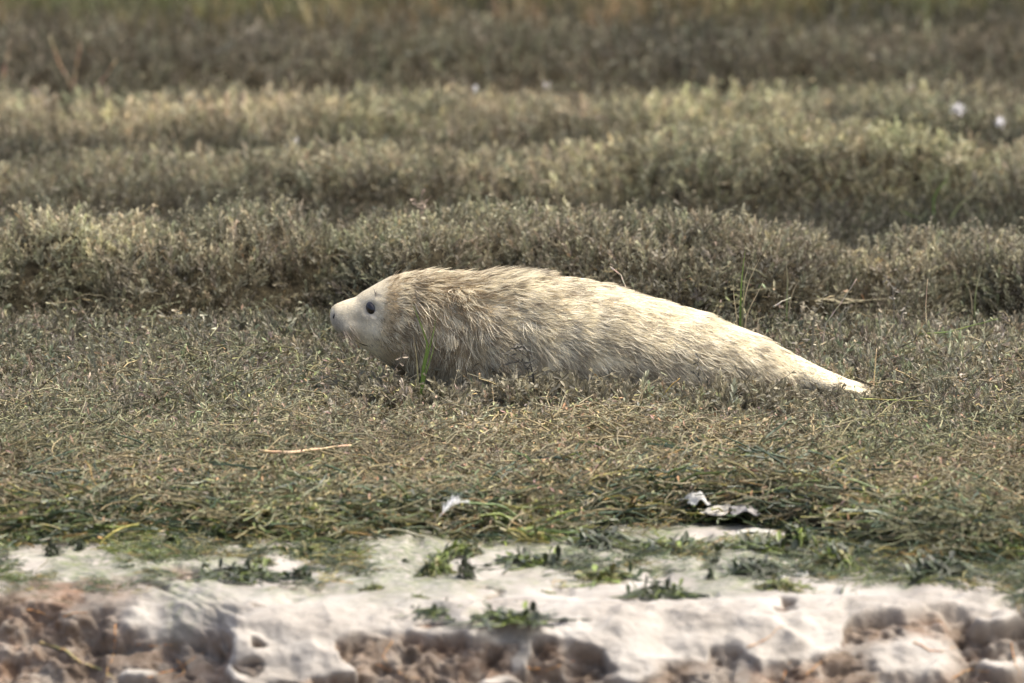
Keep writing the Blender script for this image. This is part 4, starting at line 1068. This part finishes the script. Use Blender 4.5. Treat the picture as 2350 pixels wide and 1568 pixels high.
# ------------------------------------------------------------------ roots hanging out of the broken bank
ROOTS = [[(95, 1478), (150, 1500), (205, 1530), (262, 1562)], [(262, 1440), (258, 1500), (246, 1560)], [(300, 1480), (350, 1486), (420, 1478)], [(330, 1560), (400, 1545), (470, 1500)], [(860, 1530), (910, 1550), (980, 1566)], [(1200, 1535), (1260, 1540), (1320, 1520)],
         [(1700, 1500), (1760, 1470), (1800, 1440)], [(1790, 1566), (1800, 1545), (1815, 1520)], [(1850, 1560), (1870, 1530), (1900, 1520)], [(2100, 1480), (2150, 1500), (2200, 1488)], [(2320, 1480), (2335, 1530), (2345, 1565)], [(60, 1400), (120, 1420), (200, 1410)], [(410, 1520), (420, 1545), (400, 1565)], [(900, 1470), (880, 1510), (900, 1545)], [(2190, 1560), (2230, 1540), (2290, 1550)]]
ROOT_LABELS = ["thick yellowish stem trailing down the bank at lower left", "orange root hanging straight down right of the thick yellowish stem", "orange root running level under the left pale mud lobe", "orange root slanting up from the bottom edge below the left pale lobe",
               "orange root sloping down inside the central brown hollow", "orange root lying in the brown hollow right of the pale mud pillar", "orange root climbing left of the right-hand brown hollow", "short upright orange root at the bottom edge between two pale lobes",
               "bent orange root just right of the short upright one at the bottom", "sagging orange root across the brown soil at lower right", "upright orange root by the bottom right corner", "orange root crossing the brown soil high on the left bank",
               "curled orange root at the bottom edge below the left pale lobe", "steep orange root at the left end of the central brown hollow", "orange root along the bottom edge at lower right, by the pale lobe"]
for i, pl in enumerate(ROOTS):
    fine = []
    for a, b_ in zip(pl[:-1], pl[1:]):
        for t in (0, .33, .66): fine.append((a[0] + (b_[0] - a[0]) * t + rv(-5, 5), a[1] + (b_[1] - a[1]) * t + rv(-4, 4)))
    fine.append(pl[-1])
    stalk("exposed_root", [on_bank(px, py, .003) for px, py in fine], rv(.0009, .0017) if i else .003, (.46, .25, .10) if i else (.36, .30, .13),
          ROOT_LABELS[i], "root", "roots on the broken bank", k=4)

# ------------------------------------------------------------------ feathers and white scraps
def feather(loc, L, w, az, up, label, n=46):
    root = empty("feather", loc); tag(root, label, "feather"); root.rotation_euler = (0, -up, az)
    b = MB(); pts = [Vector((L * t, 0, L * .22 * math.sin(t * 2.6))) for t in np.linspace(0, 1, 8)]
    b.tube(pts, [.0011 * (1 - .7 * t) for t in np.linspace(0, 1, 8)], (.72, .70, .64, 1), k=5); b.obj("quill", M_WHITE, root)
    v = MB()
    for i in range(n):
        t = .12 + .88 * i / n; f = t * 7; k = min(int(f), 6); p = pts[k].lerp(pts[k + 1], f - k)
        for s_ in (-1, 1):
            l = w * math.sin(min(1, t * 1.25 + .1) * math.pi * .85 + .25) * rv(.6, 1.15); d = Vector((.75 + rv(-.3, .3), s_, rv(-.1, .6))).normalized()
            g = rv(.72, .86); v.leaf(p, d, Vector((0, 0, 1)), max(l, .004), .0022, rv(.0, .5), .2, (g, g, g * .96), (g, g, g * .98))
    v.obj("vane", M_WHITE, root)["kind"] = "stuff"
feather(on_marsh(1008, 1186, .03), .062, .034, R(5), R(18), "fluffy white feather caught in the dark weed below the seal")
for px, py, Y, s_, lab in ((1253, 196, 5.3, .020, "white fluff speck above the third shrub row, near the top centre"), (2198, 252, 4.5, .034, "largest white fluff tuft on the shrubs at the upper right"), (2294, 284, 4.2, .024, "round white fluff tuft near the right edge"), (1994, 296, 3.8, .022, "white fluff tuft at the top of the rounded yellow-green shrub"), (2090, 202, 5.2, .022, "white fluff speck left of the far right crest"), (680, 322, 3.9, .012, "faint white fluff speck above the seal pup's head"), (1090, 205, 5.1, .014, "faint white fluff speck left of the top centre"), (2040, 215, 5.1, .018, "pale fluff speck between the other two at upper right")):
    random.seed(int(px)); b = MB(); p = at(px, py, Y)
    for i in range(50):
        d = Vector((rv(-1, 1), rv(-1, 1), rv(-.7, 1))).normalized(); b.leaf(Vector((0, 0, 0)) + d * s_ * .1, d, Vector((.3, .2, 1)), s_ * rv(.35, .75), s_ * .14, rv(-.4, .4), .3, (.72, .71, .70), (.82, .81, .80))
    o = b.obj("feather_fluff", M_WHITE); o.location = p; o.scale = (1, 1, rv(.7, 1.2)); tag(o, lab, "feather", "white fluff on the shrubs")
def scrap(loc, w, d, h, seed, c, label, az=0):
    n = 26; u, v = np.meshgrid(np.linspace(-1, 1, n), np.linspace(-1, 1, n))
    z = h * (.45 + .7 * np.abs(fbm(u * .8 + seed, v * 1.0, seed=seed, octaves=2)) - .45 * (u * u + v * v))
    xx = u * w * (1 + .25 * vnoise(v * 2, u * 0 + seed, seed=seed + 1)); yy = v * d * (1 + .3 * vnoise(u * 2, v * 0 + seed, seed=seed + 2))
    ix = np.arange(n * n).reshape(n, n); q = np.stack([ix[:-1, :-1], ix[:-1, 1:], ix[1:, 1:], ix[1:, :-1]], -1).reshape(-1, 4)
    b = MB(); b.add(np.stack([xx, yy, np.maximum(z, .0)], -1).reshape(-1, 3), q, tuple(c) + (1,))
    o = b.obj("plastic_scrap", M_WHITE, None, True); o.location = loc; o.rotation_euler = (0, 0, az)
    md = o.modifiers.new("thick", 'SOLIDIFY'); md.thickness = .002
    return tag(o, label, "litter")
scrap(on_marsh(1598, 1152, -.006), .024, .035, .020, 5, (.52, .52, .48), "bright white crumpled scrap at the upper edge of the mud", .3)
scrap(on_marsh(1650, 1172, -.010), .025, .05, .018, 8, (.46, .44, .38), "grey-beige crumpled scrap touching the bright white one", -.4)
scrap(on_marsh(1705, 1174, -.012), .026, .04, .015, 12, (.48, .46, .42), "pale grey scrap at the end of the line of scraps on the mud edge", .2)
scrap(on_bank(1815, 1318, -.002), .026, .03, .009, 15, (.6, .6, .55), "small white scrap lying among seaweed on the right of the mud", .1)
scrap(on_bank(1735, 1220, -.002), .036, .02, .006, 19, (.5, .5, .43), "thin whitish sliver on the green mud above the tall seaweed tuft", .0)
